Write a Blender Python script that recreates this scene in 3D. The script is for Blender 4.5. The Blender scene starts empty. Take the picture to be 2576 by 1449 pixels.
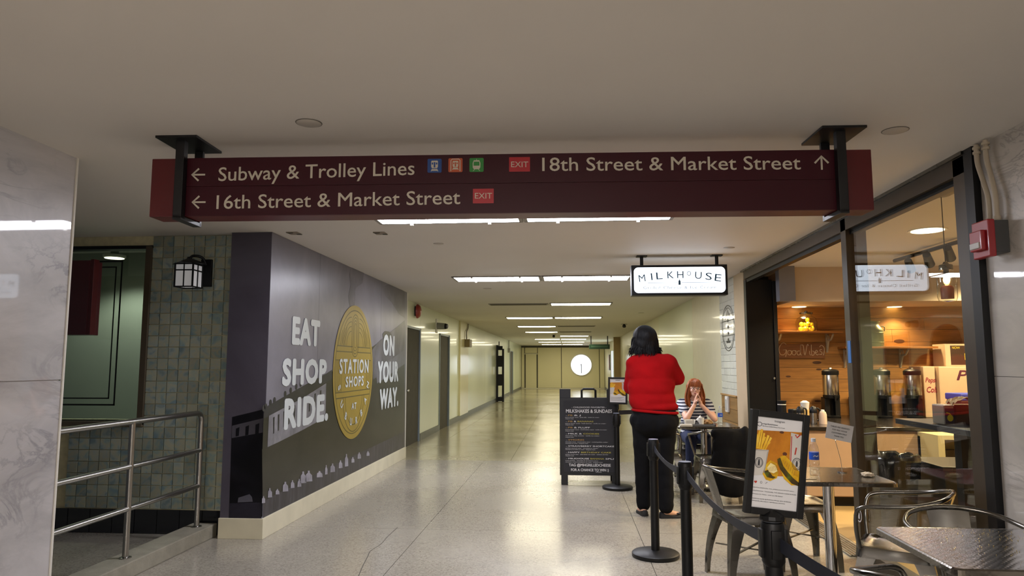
import bpy, bmesh, math, random
from mathutils import Vector, Matrix, noise
random.seed(7)
SC = bpy.context.scene
COL = SC.collection
V = Vector

# ---------------------------------------------------------------- camera
FPX, IW, IH, CAMH = 1794.0, 2576.0, 1449.0, 1.43
PIT = math.atan(193/FPX); YAW = math.atan((1430-IW/2)/FPX*math.cos(PIT))
CF = V((-math.sin(YAW)*math.cos(PIT), math.cos(YAW)*math.cos(PIT), math.sin(PIT)))
CR = V((math.cos(YAW), math.sin(YAW), 0)); CU = CR.cross(CF)
CAMP = V((0, 0, CAMH))
cd = bpy.data.cameras.new('camera'); cam = bpy.data.objects.new('camera', cd); COL.objects.link(cam)
cd.sensor_width = 36; cd.lens = 36*FPX/IW; cd.clip_start = .05; cd.clip_end = 200
cam.matrix_world = Matrix(((CR.x, CU.x, -CF.x, 0), (CR.y, CU.y, -CF.y, 0), (CR.z, CU.z, -CF.z, CAMH), (0, 0, 0, 1)))
SC.camera = cam

# ---------------------------------------------------------------- light and exposure
SC.view_settings.view_transform = 'Standard'; SC.view_settings.look = 'None'
SC.view_settings.gamma = 1; SC.view_settings.use_curve_mapping = False
SC.view_settings.exposure = 1.12
w = bpy.data.worlds.new('world'); SC.world = w; w.use_nodes = True
w.node_tree.nodes['Background'].inputs[0].default_value = (.75, .78, .85, 1)
w.node_tree.nodes['Background'].inputs[1].default_value = .05
E_NEAR, E_FAR, E_BACK = 20.0, 10.5, 37.0          # ceiling panel emission
E_DOWN, E_BULB, E_MSIGN, E_CLOCK = 110.0, 30.0, 1.3, 1.4

def P(px, py, X=None, Y=None, Z=None):
    """measured point: where the sight line through a photo pixel meets the plane X=, Y= or Z="""
    d = CF + CR*((px-IW/2)/FPX) + CU*((IH/2-py)/FPX)
    if X is not None: t = (X-CAMP.x)/d.x
    elif Y is not None: t = (Y-CAMP.y)/d.y
    else: t = (Z-CAMP.z)/d.z
    return CAMP + d*t

# ---------------------------------------------------------------- materials
def lin(c):
    if isinstance(c, str):
        c = [int(c[i:i+2], 16)/255 for i in (0, 2, 4)]
        c = [x/12.92 if x <= .04045 else ((x+.055)/1.055)**2.4 for x in c]
    return (c[0], c[1], c[2], 1)
MATS = {}
class NT:
    def __init__(s, name):
        s.m = bpy.data.materials.new(name); s.m.use_nodes = True; s.t = s.m.node_tree; s.t.nodes.clear()
        s.out = s.n('ShaderNodeOutputMaterial')
    def n(s, typ, **kw):
        nd = s.t.nodes.new(typ)
        for k, v in kw.items():
            if k.startswith('i_'):
                key = k[2:]; key = int(key) if key.isdigit() else key.replace('_', ' ')
                nd.inputs[key].default_value = v
            else: setattr(nd, k, v)
        return nd
    def l(s, a, ao, b, bi): s.t.links.new(a.outputs[ao], b.inputs[bi])
def mat(name, col, rough=.5, metal=0, var=.12, scale=6, bump=0, bscale=None, coat=0, emit=0, spec=.5, col2=None, stretch=(1, 1, 1), coord='Object', dist=0, detail=4, rvar=0, rand=0, sheen=0):
    if name in MATS: return MATS[name]
    q = NT(name); b = q.n('ShaderNodeBsdfPrincipled'); q.l(b, 0, q.out, 0)
    tc = q.n('ShaderNodeTexCoord'); mp = q.n('ShaderNodeMapping', i_Scale=stretch); q.l(tc, coord, mp, 0)
    no = q.n('ShaderNodeTexNoise', i_Scale=scale, i_Detail=detail, i_Distortion=dist); q.l(mp, 0, no, 0)
    c = lin(col); c2 = lin(col2) if col2 else tuple(x*(1-var) for x in c[:3])+(1,)
    cr = q.n('ShaderNodeValToRGB'); cr.color_ramp.elements[0].color = c2; cr.color_ramp.elements[1].color = c
    cr.color_ramp.elements[0].position = .3; cr.color_ramp.elements[1].position = .7
    q.l(no, 0, cr, 0); last = cr
    if rand:
        oi = q.n('ShaderNodeObjectInfo'); h = q.n('ShaderNodeHueSaturation')
        mr = q.n('ShaderNodeMapRange', i_3=1-rand, i_4=1+rand); q.l(oi, 'Random', mr, 0); q.l(mr, 0, h, 'Value'); q.l(cr, 0, h, 'Color'); last = h
    q.l(last, 0, b, 'Base Color')
    b.inputs['Roughness'].default_value = rough; b.inputs['Metallic'].default_value = metal
    b.inputs['Coat Weight'].default_value = coat; b.inputs['Coat Roughness'].default_value = .08
    b.inputs['Specular IOR Level'].default_value = spec
    if sheen: b.inputs['Sheen Weight'].default_value = sheen
    if rvar:
        n2 = q.n('ShaderNodeTexNoise', i_Scale=scale*.7, i_Detail=3); q.l(mp, 0, n2, 0)
        mr = q.n('ShaderNodeMapRange', i_1=.3, i_2=.7, i_3=max(0, rough-rvar), i_4=rough+rvar); q.l(n2, 0, mr, 0); q.l(mr, 0, b, 'Roughness')
    if emit:
        q.l(last, 0, b, 'Emission Color'); b.inputs['Emission Strength'].default_value = emit
    if bump:
        n3 = q.n('ShaderNodeTexNoise', i_Scale=bscale or scale*3, i_Detail=3); q.l(mp, 0, n3, 0)
        bp = q.n('ShaderNodeBump', i_Strength=bump, i_Distance=.01); q.l(n3, 0, bp, 'Height'); q.l(bp, 0, b, 'Normal')
    MATS[name] = q.m; return q.m
def emat(name, col, strength):
    if name in MATS: return MATS[name]
    q = NT(name); e = q.n('ShaderNodeEmission', i_Color=lin(col), i_Strength=strength)
    tc = q.n('ShaderNodeTexCoord'); no = q.n('ShaderNodeTexNoise', i_Scale=3.0); q.l(tc, 'Object', no, 0)
    mr = q.n('ShaderNodeMapRange', i_3=strength*.94, i_4=strength*1.06); q.l(no, 0, mr, 0); q.l(mr, 0, e, 'Strength')
    q.l(e, 0, q.out, 0); MATS[name] = q.m; return q.m
def glassmat(name, tint=(1, 1, 1), refl=1.0, rough=0.0):
    if name in MATS: return MATS[name]
    q = NT(name); t = q.n('ShaderNodeBsdfTransparent', i_Color=lin(tint)); g = q.n('ShaderNodeBsdfGlossy', i_Roughness=rough)
    ge = q.n('ShaderNodeNewGeometry'); dp = q.n('ShaderNodeVectorMath', operation='DOT_PRODUCT'); q.l(ge, 'Incoming', dp, 0); q.l(ge, 'Normal', dp, 1)
    ab = q.n('ShaderNodeMath', operation='ABSOLUTE'); q.l(dp, 'Value', ab, 0); om = q.n('ShaderNodeMath', operation='SUBTRACT', use_clamp=True); om.inputs[0].default_value = 1; q.l(ab, 0, om, 1)
    pw = q.n('ShaderNodeMath', operation='POWER'); pw.inputs[1].default_value = 5; q.l(om, 0, pw, 0)
    fr = q.n('ShaderNodeMath', operation='MULTIPLY_ADD'); fr.inputs[1].default_value = .96; fr.inputs[2].default_value = .04; q.l(pw, 0, fr, 0)   # Schlick reflectance, alike on both faces
    mm = q.n('ShaderNodeMath', operation='MULTIPLY', use_clamp=True); mm.inputs[1].default_value = refl
    tc = q.n('ShaderNodeTexCoord'); no = q.n('ShaderNodeTexNoise', i_Scale=2.0); q.l(tc, 'Object', no, 0)
    mr = q.n('ShaderNodeMapRange', i_3=.92, i_4=1.0); q.l(no, 0, mr, 0)
    m2 = q.n('ShaderNodeMath', operation='MULTIPLY'); q.l(fr, 0, mm, 0); q.l(mm, 0, m2, 0); q.l(mr, 0, m2, 1)
    mx = q.n('ShaderNodeMixShader'); q.l(m2, 0, mx, 0); q.l(t, 0, mx, 1); q.l(g, 0, mx, 2); q.l(mx, 0, q.out, 0)
    MATS[name] = q.m; return q.m
def marblemat(name, base, vein, scale=1.0, amount=.5, seed=0):
    q = NT(name); b = q.n('ShaderNodeBsdfPrincipled', i_Roughness=.35, i_Coat_Weight=.9, i_Coat_Roughness=.03); q.l(b, 0, q.out, 0)
    ge = q.n('ShaderNodeNewGeometry'); mp = q.n('ShaderNodeMapping', i_Location=(seed, seed*2, seed), i_Rotation=(.6, 0, 0), i_Scale=(scale, scale, scale*2.2)); q.l(ge, 'Position', mp, 0)
    n0 = q.n('ShaderNodeTexNoise', i_Scale=1.5, i_Detail=8, i_Roughness=.62, i_Distortion=1.3); q.l(mp, 0, n0, 0)
    n1 = q.n('ShaderNodeTexNoise', i_Scale=2.3, i_Detail=10, i_Roughness=.6, i_Distortion=2.2); q.l(mp, 0, n1, 0)
    a = q.n('ShaderNodeMath', operation='SUBTRACT'); a.inputs[1].default_value = .5; q.l(n1, 0, a, 0)
    ab = q.n('ShaderNodeMath', operation='ABSOLUTE'); q.l(a, 0, ab, 0)
    cr = q.n('ShaderNodeValToRGB'); cr.color_ramp.elements[0].color = (1, 1, 1, 1); cr.color_ramp.elements[1].color = (0, 0, 0, 1); cr.color_ramp.elements[1].position = .035
    q.l(ab, 0, cr, 0)
    n2 = q.n('ShaderNodeTexNoise', i_Scale=1.2, i_Detail=3); q.l(mp, 0, n2, 0)
    g = q.n('ShaderNodeMapRange', i_1=.47, i_2=.68, i_3=0, i_4=amount); q.l(n2, 0, g, 0)
    mu = q.n('ShaderNodeMath', operation='MULTIPLY'); q.l(cr, 0, mu, 0); q.l(g, 0, mu, 1)
    base_r = q.n('ShaderNodeValToRGB'); base_r.color_ramp.elements[0].color = tuple(x*.72 for x in lin(base)[:3])+(1,); base_r.color_ramp.elements[1].color = lin(base)
    base_r.color_ramp.elements[0].position = .32; base_r.color_ramp.elements[1].position = .6; q.l(n0, 0, base_r, 0)
    mx = q.n('ShaderNodeMix', data_type='RGBA'); mx.inputs['B'].default_value = lin(vein); q.l(mu, 0, mx, 'Factor'); q.l(base_r, 0, mx, 'A'); q.l(mx, 'Result', b, 'Base Color')
    MATS[name] = q.m; return q.m
def terrazzo(name, c1, c2, c3, rough):
    q = NT(name); b = q.n('ShaderNodeBsdfPrincipled', i_Coat_Weight=.35, i_Coat_Roughness=.16); q.l(b, 0, q.out, 0)
    ge = q.n('ShaderNodeNewGeometry')
    vo = q.n('ShaderNodeTexVoronoi', i_Scale=95.0); q.l(ge, 'Position', vo, 0)
    cr = q.n('ShaderNodeValToRGB'); cr.color_ramp.interpolation = 'CONSTANT'
    e = cr.color_ramp.elements; e[0].color = lin(c1); e[1].color = lin(c2); e[1].position = .55; x = e.new(.86); x.color = lin(c3)
    sp = q.n('ShaderNodeSeparateColor'); q.l(vo, 'Color', sp, 0); q.l(sp, 0, cr, 0)
    no = q.n('ShaderNodeTexNoise', i_Scale=.9, i_Detail=5); q.l(ge, 'Position', no, 0)
    mr = q.n('ShaderNodeMapRange', i_1=.3, i_2=.7, i_3=.93, i_4=1.04); q.l(no, 0, mr, 0)
    h = q.n('ShaderNodeHueSaturation'); q.l(mr, 0, h, 'Value'); q.l(cr, 0, h, 'Color'); q.l(h, 0, b, 'Base Color')
    r = q.n('ShaderNodeMapRange', i_1=.3, i_2=.7, i_3=rough-.05, i_4=rough+.07); q.l(no, 0, r, 0); q.l(r, 0, b, 'Roughness')
    n4 = q.n('ShaderNodeTexNoise', i_Scale=3.0, i_Detail=2); q.l(ge, 'Position', n4, 0)
    bp = q.n('ShaderNodeBump', i_Strength=.05, i_Distance=.006); q.l(n4, 0, bp, 'Height'); q.l(bp, 0, b, 'Normal'); q.l(bp, 0, b, 'Coat Normal')
    MATS[name] = q.m; return q.m
def tilemat(name, cols, rough=.15):
    q = NT(name); b = q.n('ShaderNodeBsdfPrincipled', i_Roughness=rough, i_Coat_Weight=.4); q.l(b, 0, q.out, 0)
    ge = q.n('ShaderNodeNewGeometry'); oi = q.n('ShaderNodeObjectInfo')
    ad = q.n('ShaderNodeVectorMath', operation='ADD'); cb = q.n('ShaderNodeCombineXYZ'); ml = q.n('ShaderNodeMath', operation='MULTIPLY'); ml.inputs[1].default_value = 37
    q.l(oi, 'Random', ml, 0); q.l(ml, 0, cb, 0); q.l(ml, 0, cb, 2); q.l(ge, 'Position', ad, 0); q.l(cb, 0, ad, 1)
    no = q.n('ShaderNodeTexNoise', i_Scale=9.0, i_Detail=3, i_Distortion=.6); q.l(ad, 0, no, 0)
    cr = q.n('ShaderNodeValToRGB'); e = cr.color_ramp.elements
    for i, c in enumerate(cols):
        p = .3+.4*i/(len(cols)-1)
        x = e[i] if i < 2 else e.new(p); x.position = p; x.color = lin(c)
    q.l(no, 0, cr, 0); h = q.n('ShaderNodeHueSaturation', i_Saturation=.9); mr = q.n('ShaderNodeMapRange', i_3=.8, i_4=1.15)
    q.l(oi, 'Random', mr, 0); q.l(mr, 0, h, 'Value'); q.l(cr, 0, h, 'Color'); q.l(h, 0, b, 'Base Color')
    MATS[name] = q.m; return q.m
def stripemat(name, a, b_, period, frac=.5):
    q = NT(name); b = q.n('ShaderNodeBsdfPrincipled', i_Roughness=.85); q.l(b, 0, q.out, 0)
    tc = q.n('ShaderNodeTexCoord'); sp = q.n('ShaderNodeSeparateXYZ'); no = q.n('ShaderNodeTexNoise', i_Scale=9.0); q.l(tc, 'Object', sp, 0); q.l(tc, 'Object', no, 0)
    m1 = q.n('ShaderNodeMath', operation='MULTIPLY_ADD'); m1.inputs[1].default_value = .012; q.l(no, 0, m1, 0); q.l(sp, 2, m1, 2)
    m2 = q.n('ShaderNodeMath', operation='DIVIDE'); m2.inputs[1].default_value = period; q.l(m1, 0, m2, 0)
    fr = q.n('ShaderNodeMath', operation='FRACT'); q.l(m2, 0, fr, 0)
    gt = q.n('ShaderNodeMath', operation='GREATER_THAN'); gt.inputs[1].default_value = frac; q.l(fr, 0, gt, 0)
    mx = q.n('ShaderNodeMix', data_type='RGBA'); mx.inputs['A'].default_value = lin(a); mx.inputs['B'].default_value = lin(b_)
    q.l(gt, 0, mx, 'Factor'); q.l(mx, 'Result', b, 'Base Color'); MATS[name] = q.m; return q.m
def photoprint(name, cols, scale=2.5, rough=.28, stretch=(1, 1, 1)):
    q = NT(name); b = q.n('ShaderNodeBsdfPrincipled', i_Roughness=rough, i_Specular_IOR_Level=.28); q.l(b, 0, q.out, 0)
    tc = q.n('ShaderNodeTexCoord'); mp = q.n('ShaderNodeMapping', i_Scale=stretch); q.l(tc, 'Object', mp, 0)
    no = q.n('ShaderNodeTexNoise', i_Scale=scale, i_Detail=7, i_Roughness=.6, i_Distortion=.4); q.l(mp, 0, no, 0)
    cr = q.n('ShaderNodeValToRGB'); e = cr.color_ramp.elements
    for i, c in enumerate(cols):
        p = .3+.4*i/(len(cols)-1); x = e[i] if i < 2 else e.new(p); x.position = p; x.color = lin(c)
    q.l(no, 0, cr, 0); q.l(cr, 0, b, 'Base Color'); MATS[name] = q.m; return q.m

# ---------------------------------------------------------------- mesh helpers
def root_of(o):
    while o.parent: o = o.parent
    return o
def link_mesh(name, me, m, parent=None, kind=None, label=None, off=None):
    o = bpy.data.objects.new(name, me); COL.objects.link(o)
    if m is not None:
        me.materials.clear(); me.materials.append(m)
    if parent:
        o.parent = parent
        r = root_of(parent).location
        if r.length: me.transform(Matrix.Translation(-r))
    if kind: o['kind'] = kind
    if label: o['label'] = label
    return o
def frame(d):
    d = d.normalized(); a = V((0, 0, 1)) if abs(d.z) < .95 else V((1, 0, 0))
    u = d.cross(a).normalized(); return u, d.cross(u).normalized()
class MB:
    def __init__(s): s.b = bmesh.new()
    def quad(s, pts):
        return s.b.faces.new([s.b.verts.new(p) for p in pts])
    def box(s, x0, x1, y0, y1, z0, z1, M=None, bev=0):
        t = bmesh.new(); bmesh.ops.create_cube(t, size=1)
        for v in t.verts: v.co = V((x0+(v.co.x+.5)*(x1-x0), y0+(v.co.y+.5)*(y1-y0), z0+(v.co.z+.5)*(z1-z0)))
        if bev: bmesh.ops.bevel(t, geom=list(t.edges), offset=bev, segments=2, affect='EDGES', profile=.6)
        if M: bmesh.ops.transform(t, matrix=M, verts=t.verts)
        s.add(t); return s
    def add(s, t):
        me = bpy.data.meshes.new('t'); t.to_mesh(me); t.free(); s.b.from_mesh(me); bpy.data.meshes.remove(me)
    def cone(s, p0, p1, r0, r1=None, seg=16, cap=True):
        p0, p1 = V(p0), V(p1); r1 = r0 if r1 is None else r1; u, w_ = frame(p1-p0)
        R = [[s.b.verts.new(p+(u*math.cos(6.28318*i/seg)+w_*math.sin(6.28318*i/seg))*r) for i in range(seg)] for p, r in ((p0, r0), (p1, r1))]
        for i in range(seg):
            s.b.faces.new((R[0][i], R[0][(i+1) % seg], R[1][(i+1) % seg], R[1][i]))
        if cap: s.b.faces.new(R[0]); s.b.faces.new(R[1])
        return s
    def tube(s, path, r, seg=10, cap=True, flat=1.0):
        path = [V(p) for p in path]; n = len(path); rings = []; up = None
        rs = r if isinstance(r, (list, tuple)) else [r]*n
        for i, p in enumerate(path):
            d = (path[min(i+1, n-1)]-path[max(i-1, 0)]).normalized()
            if up is None: up, _ = frame(d)
            u = (up-d*up.dot(d)).normalized(); w_ = d.cross(u); up = u
            rings.append([s.b.verts.new(p+(u*math.cos(6.28318*k/seg)*flat+w_*math.sin(6.28318*k/seg))*rs[i]) for k in range(seg)])
        for a, b in zip(rings, rings[1:]):
            for k in range(seg): s.b.faces.new((a[k], a[(k+1) % seg], b[(k+1) % seg], b[k]))
        if cap: s.b.faces.new(rings[0]); s.b.faces.new(rings[-1])
        return s
    def lathe(s, prof, c=(0, 0, 0), seg=24, sx=1, sy=1):
        c = V(c); rings = []
        for r, z in prof:
            rings.append([s.b.verts.new(c+V((max(r, 1e-4)*math.cos(6.28318*k/seg)*sx, max(r, 1e-4)*math.sin(6.28318*k/seg)*sy, z))) for k in range(seg)])
        for a, b in zip(rings, rings[1:]):
            for k in range(seg): s.b.faces.new((a[k], a[(k+1) % seg], b[(k+1) % seg], b[k]))
        s.b.faces.new(rings[0]); s.b.faces.new(rings[-1]); return s
    def ell(s, c, r, M=None, seg=16):
        t = bmesh.new(); bmesh.ops.create_uvsphere(t, u_segments=seg, v_segments=max(6, seg//2+2), radius=1)
        for v in t.verts: v.co = V((v.co.x*r[0], v.co.y*r[1], v.co.z*r[2]))
        if M: bmesh.ops.transform(t, matrix=M, verts=t.verts)
        bmesh.ops.translate(t, vec=V(c), verts=t.verts); s.add(t); return s
    def prism(s, pts, n, th):
        """flat polygon pts (3-D) thickened by th along n"""
        n = V(n)*th; a = [s.b.verts.new(V(p)) for p in pts]; b = [s.b.verts.new(V(p)+n) for p in pts]
        s.b.faces.new(a); s.b.faces.new(b)
        for i in range(len(a)): s.b.faces.new((a[i], a[(i+1) % len(a)], b[(i+1) % len(a)], b[i]))
        return s
    def ribbon(s, pts, wd, n, th):
        """strip of width wd along pts lying in the plane of normal n"""
        pts = [V(p) for p in pts]; n = V(n); L = []; R = []
        for i, p in enumerate(pts):
            d = (pts[min(i+1, len(pts)-1)]-pts[max(i-1, 0)]).normalized(); q = d.cross(n)*wd/2
            L.append(p+q); R.append(p-q)
        for i in range(len(pts)-1): s.prism([L[i], L[i+1], R[i+1], R[i]], n, th)
        return s
    def build(s, name, m, parent=None, smooth=False, kind=None, label=None, bev=0, recalc=True, doubles=0):
        if doubles: bmesh.ops.remove_doubles(s.b, verts=s.b.verts, dist=doubles)
        if recalc: bmesh.ops.recalc_face_normals(s.b, faces=s.b.faces)
        me = bpy.data.meshes.new(name); s.b.to_mesh(me); s.b.free()
        if smooth:
            for p in me.polygons: p.use_smooth = True
            me.set_sharp_from_angle(angle=math.radians(40))
        o = link_mesh(name, me, m, parent, kind, label)
        if bev:
            md = o.modifiers.new('b', 'BEVEL'); md.width = bev; md.segments = 2; md.limit_method = 'ANGLE'
        return o
def tag(o, label, cat, group=None, kind=None):
    o['label'] = label; o['category'] = cat
    if group: o['group'] = group
    if kind: o['kind'] = kind
    return o
def thing(name, loc, label, cat, group=None, rz=0):
    o = bpy.data.objects.new(name, None); COL.objects.link(o); o.location = V(loc); o.rotation_euler.z = rz; o.empty_display_size = .05
    return tag(o, label, cat, group)
def copy_tree(o, parent=None):
    c = o.copy(); COL.objects.link(c)
    if parent: c.parent = parent
    for ch in list(o.children): copy_tree(ch, c)
    return c
_txt = {}
def text(s, org, u, v, height, width=None, m=None, parent=None, name='lettering', bold=0.0, th=.0015, align='L', label=None, space=1.0, mono=None, shear=0):
    """org = baseline start (or centre); u = reading direction, v = up; height = capital height in metres"""
    key = (s, bold, space, shear)
    if key not in _txt:
        c = bpy.data.curves.new('t', 'FONT'); c.body = s; c.size = 1; c.extrude = .001; c.space_character = space; c.resolution_u = 3; c.shear = shear
        o = bpy.data.objects.new('t', c); COL.objects.link(o)
        dg = bpy.context.evaluated_depsgraph_get(); me = bpy.data.meshes.new_from_object(o.evaluated_get(dg))
        bpy.data.objects.remove(o); bpy.data.curves.remove(c)
        if bold:                                    # heavier strokes: overlaid shifted copies
            bb = bmesh.new()
            for kk in range(12):
                dx, dy = math.cos(kk*.5236), math.sin(kk*.5236)
                m2 = me.copy(); m2.transform(Matrix.Translation((dx*bold*.7, dy*bold*.7, 0)) @ Matrix.Diagonal((1, 1, 1+.015*kk, 1))); bb.from_mesh(m2); bpy.data.meshes.remove(m2)
            bb.to_mesh(me); bb.free()
        _txt[key] = me
    me = _txt[key].copy(); xs = [q.co.x for q in me.vertices]; x0, x1 = min(xs), max(xs)
    sy = height/.729; sx = sy if width is None else width/(x1-x0)
    u, v = V(u).normalized(), V(v).normalized(); n = u.cross(v); org = V(org)
    wd = (x1-x0)*sx
    if align == 'C': org = org-u*wd/2
    if align == 'R': org = org-u*wd
    for q in me.vertices:
        q.co = org+u*((q.co.x-x0)*sx)+v*(q.co.y*sy)+n*(th*q.co.z/.001 if q.co.z > 0 else 0)
    return link_mesh(name, me, m, parent, label=label)
def join_text(lst, name):
    """several text meshes with one material -> one part"""
    b = bmesh.new()
    for o in lst: b.from_mesh(o.data)
    o = lst[0]; me = bpy.data.meshes.new(name); b.to_mesh(me); b.free(); me.materials.append(o.data.materials[0]); o.data = me; o.name = name
    for q in lst[1:]: bpy.data.objects.remove(q)
    return o
def blob(prims, name, m, parent=None, voxel=.012, smooth=6, label=None, warp=None, fac=.5):
    """one continuous organic surface from overlapping tapered limbs and ellipsoids"""
    s = MB()
    for p in prims:
        if p[0] == 'c':
            _, a, b, ra, rb = p[:5]; a, b = V(a), V(b); n = 6
            s.ell(a, (ra,)*3, seg=12); s.ell(b, (rb,)*3, seg=12); s.cone(a, b, ra, rb, seg=14)
        else:
            M = Matrix.Rotation(p[3], 4, p[4] if len(p) > 4 else 'Z') if len(p) > 3 else None
            s.ell(p[1], p[2], M, seg=20)
    me = bpy.data.meshes.new(name); bmesh.ops.recalc_face_normals(s.b, faces=s.b.faces); s.b.to_mesh(me); s.b.free()
    o = bpy.data.objects.new('t', me); COL.objects.link(o)
    md = o.modifiers.new('r', 'REMESH'); md.mode = 'VOXEL'; md.voxel_size = voxel
    md = o.modifiers.new('s', 'SMOOTH'); md.factor = fac; md.iterations = smooth
    dg = bpy.context.evaluated_depsgraph_get(); m2 = bpy.data.meshes.new_from_object(o.evaluated_get(dg)); bpy.data.objects.remove(o)
    for p in m2.polygons: p.use_smooth = True
    if warp:
        for q in m2.vertices: q.co = warp(q.co.copy())
    m2.name = name
    return link_mesh(name, m2, m, parent, label=label)
def arc(c, r, a0, a1, u, v, n=24, ry=None):
    c, u, v = V(c), V(u), V(v); ry = r if ry is None else ry
    return [c+u*(r*math.cos(math.radians(a0+(a1-a0)*i/n)))+v*(ry*math.sin(math.radians(a0+(a1-a0)*i/n))) for i in range(n+1)]
def bez(pts, n=8):
    """smooth path through points"""
    pts = [V(p) for p in pts]; out = []
    for i in range(len(pts)-1):
        p0 = pts[max(i-1, 0)]; p1 = pts[i]; p2 = pts[i+1]; p3 = pts[min(i+2, len(pts)-1)]
        for k in range(n):
            t = k/n; out.append(.5*((2*p1)+(p2-p0)*t+(2*p0-5*p1+4*p2-p3)*t*t+(3*p1-p0-3*p2+p3)*t**3))
    out.append(pts[-1]); return out
EX, EY, EZ = V((1, 0, 0)), V((0, 1, 0)), V((0, 0, 1))
# ================================================================ THE SETTING
H = 2.57
XL, XR, YF = -2.83, 2.15, 43.0
XM, YM0, YM1 = -2.54, 5.89, 11.09         # the mural box
M_ceil = mat('ceiling_paint', 'd8d3cc', .6, var=.06, scale=.7, bump=.35, bscale=2.2, spec=.3)
M_wallg = mat('pale_green_enamel', 'cfd4b8', .3, var=.05, scale=.8, coat=.3)
M_dark = mat('dark_metal', '0b0c10', .45, var=.2, scale=14)
M_black = mat('black_plastic', '060709', .45, var=.25, scale=20, spec=.35)
M_white = mat('white_paint', 'd8d5cc', .5, var=.06)
M_bronze = mat('bronze_frame', '3f3425', .4, metal=.2, var=.15, scale=12)
M_steel = mat('brushed_steel', 'a3a19c', .3, metal=1, var=.05, scale=3)
M_steeld = mat('worn_gunmetal', '86837c', .25, metal=1, var=.3, scale=8, rvar=.1)
M_chrome = mat('chrome', 'd0d0d0', .1, metal=1, var=.05)
M_cream = mat('cream_board', 'cdc6ab', .55, var=.12, scale=5)
M_blackc = mat('black_cove', '14151a', .2, var=.2, scale=9, coat=.4)
M_t1 = terrazzo('terrazzo_grey', '918b7f', '9c9689', '827b70', .25)
M_t2 = terrazzo('terrazzo_yellow', '9a9278', 'a59e82', '897f67', .22)
M_joint = mat('joint_dark', '4a463c', .8, var=.2)
M_grout = mat('grout', 'd8d0a8', .8, var=.2, scale=20)

# floor: dark joint bed with terrazzo slabs laid on it
fl = MB().box(-7.2, 8.2, -9, YF+1, -.2, -.012).build('floor', M_joint, kind='structure')
xs = [-6.0, -4.4, -3.13, -1.27, .587, 2.15]
ys = [-9, -5.2, -1.4, .5, 2.4, 4.4, 6.35, 8.3, 10.85]
def slab(x0, x1, y0, y1, m, g=.0022, z=0):
    b = MB().box(x0+g, x1-g, y0+g, y1-g, -.012, z)
    b.build('slab', m, fl)
for i in range(len(xs)-1):
    for j in range(len(ys)-1): slab(xs[i], xs[i+1], ys[j], ys[j+1], M_t1)
xs2 = [-3.0, -2.34, -.876, .587, 2.15]; y = 10.85
while y < 26:
    for i in range(4): slab(xs2[i], xs2[i+1], y, y+1.85, M_t2)
    y += 1.85
slab(-3.0, 2.3, y, YF+.3, M_t2)
b = MB()
for seg in ([P(902, 1449, Z=0), P(912, 1425, Z=0), P(926, 1398, Z=0), P(932, 1386, Z=0), P(958, 1369, Z=0), P(975, 1350, Z=0), P(1000, 1327, Z=0)],):
    b.ribbon(bez(seg, 4), .006, EZ, .0006)
b.build('crack', M_joint, fl)
# ceiling
ce = MB().box(-7.2, 8.2, -9, YF+1, H, H+.2).build('ceiling', M_ceil, kind='structure')
# far wall of large panels
M_far = mat('far_panel', 'cfc69c', .45, var=.05, scale=.6)
wb = MB().box(XL-.2, XR+.2, YF+.03, YF+.3, 0, H).build('wall_back', M_joint, kind='structure')
fx = [XL, -2.62, -1.85, -.42, 1.84, XR]
for i in range(5):
    if i == 1:
        MB().box(fx[i]+.02, fx[i+1]-.02, YF, YF+.03, 2.12, H-.12).build('panel', M_far, wb)
        MB().box(fx[i]+.06, fx[i+1]-.06, YF+.005, YF+.03, .02, 2.05).build('panel', M_far, wb)
        MB().box(fx[i]-.01, fx[i+1]+.01, YF-.02, YF+.01, 2.05, 2.1).build('rail', M_cream, wb)
    else:
        MB().box(fx[i]+.02, fx[i+1]-.02, YF, YF+.03, .06, H-.12).build('panel', M_far, wb)
MB().box(XL, XR, YF-.02, YF+.02, H-.1, H).build('rail', M_joint, wb)
MB().box(XL, XR, YF-.02, YF+.02, 0, .05).build('rail', M_cream, wb)
# corridor left wall: big enamel panels with seams
wl = MB().box(XL-.3, XL-.012, YM1, YF, 0, H).build('wall_left', M_joint, kind='structure')
def lpanel(y0, y1, z0=.12, z1=H, m=M_wallg):
    MB().box(XL-.012, XL, y0+.004, y1-.004, z0, z1).build('panel', m, wl)
D1 = (12.3, 13.5); D2 = (15.6, 16.8)
lpanel(YM1, D1[0]); lpanel(D1[0], D1[1], 2.12); lpanel(D1[1], D2[0]); lpanel(D2[0], D2[1], 2.12); lpanel(D2[1], 18.4)
lpanel(19.9, 24.2); lpanel(24.2, 27.6); lpanel(27.6, 31.5); lpanel(31.5, 34.6); lpanel(34.6, 36.4, 2.12); lpanel(36.4, YF)
MB().box(XL-.012, XL+.04, 18.4, 19.9, .12, H).build('pilaster', mat('yellowish_enamel', 'd3cb9c', .3, var=.05, coat=.3), wl)
M_base = mat('baseboard_grey', '5b5c54', .4, var=.15)
bb = MB()
for a, c in ((YM1, D1[0]-.05), (D1[1]+.05, D2[0]-.05), (D2[1]+.05, 34.6), (36.4, YF)): bb.box(XL, XL+.02, a, c, 0, .13)
bb.build('baseboard_left', M_base, kind='structure')
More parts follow.
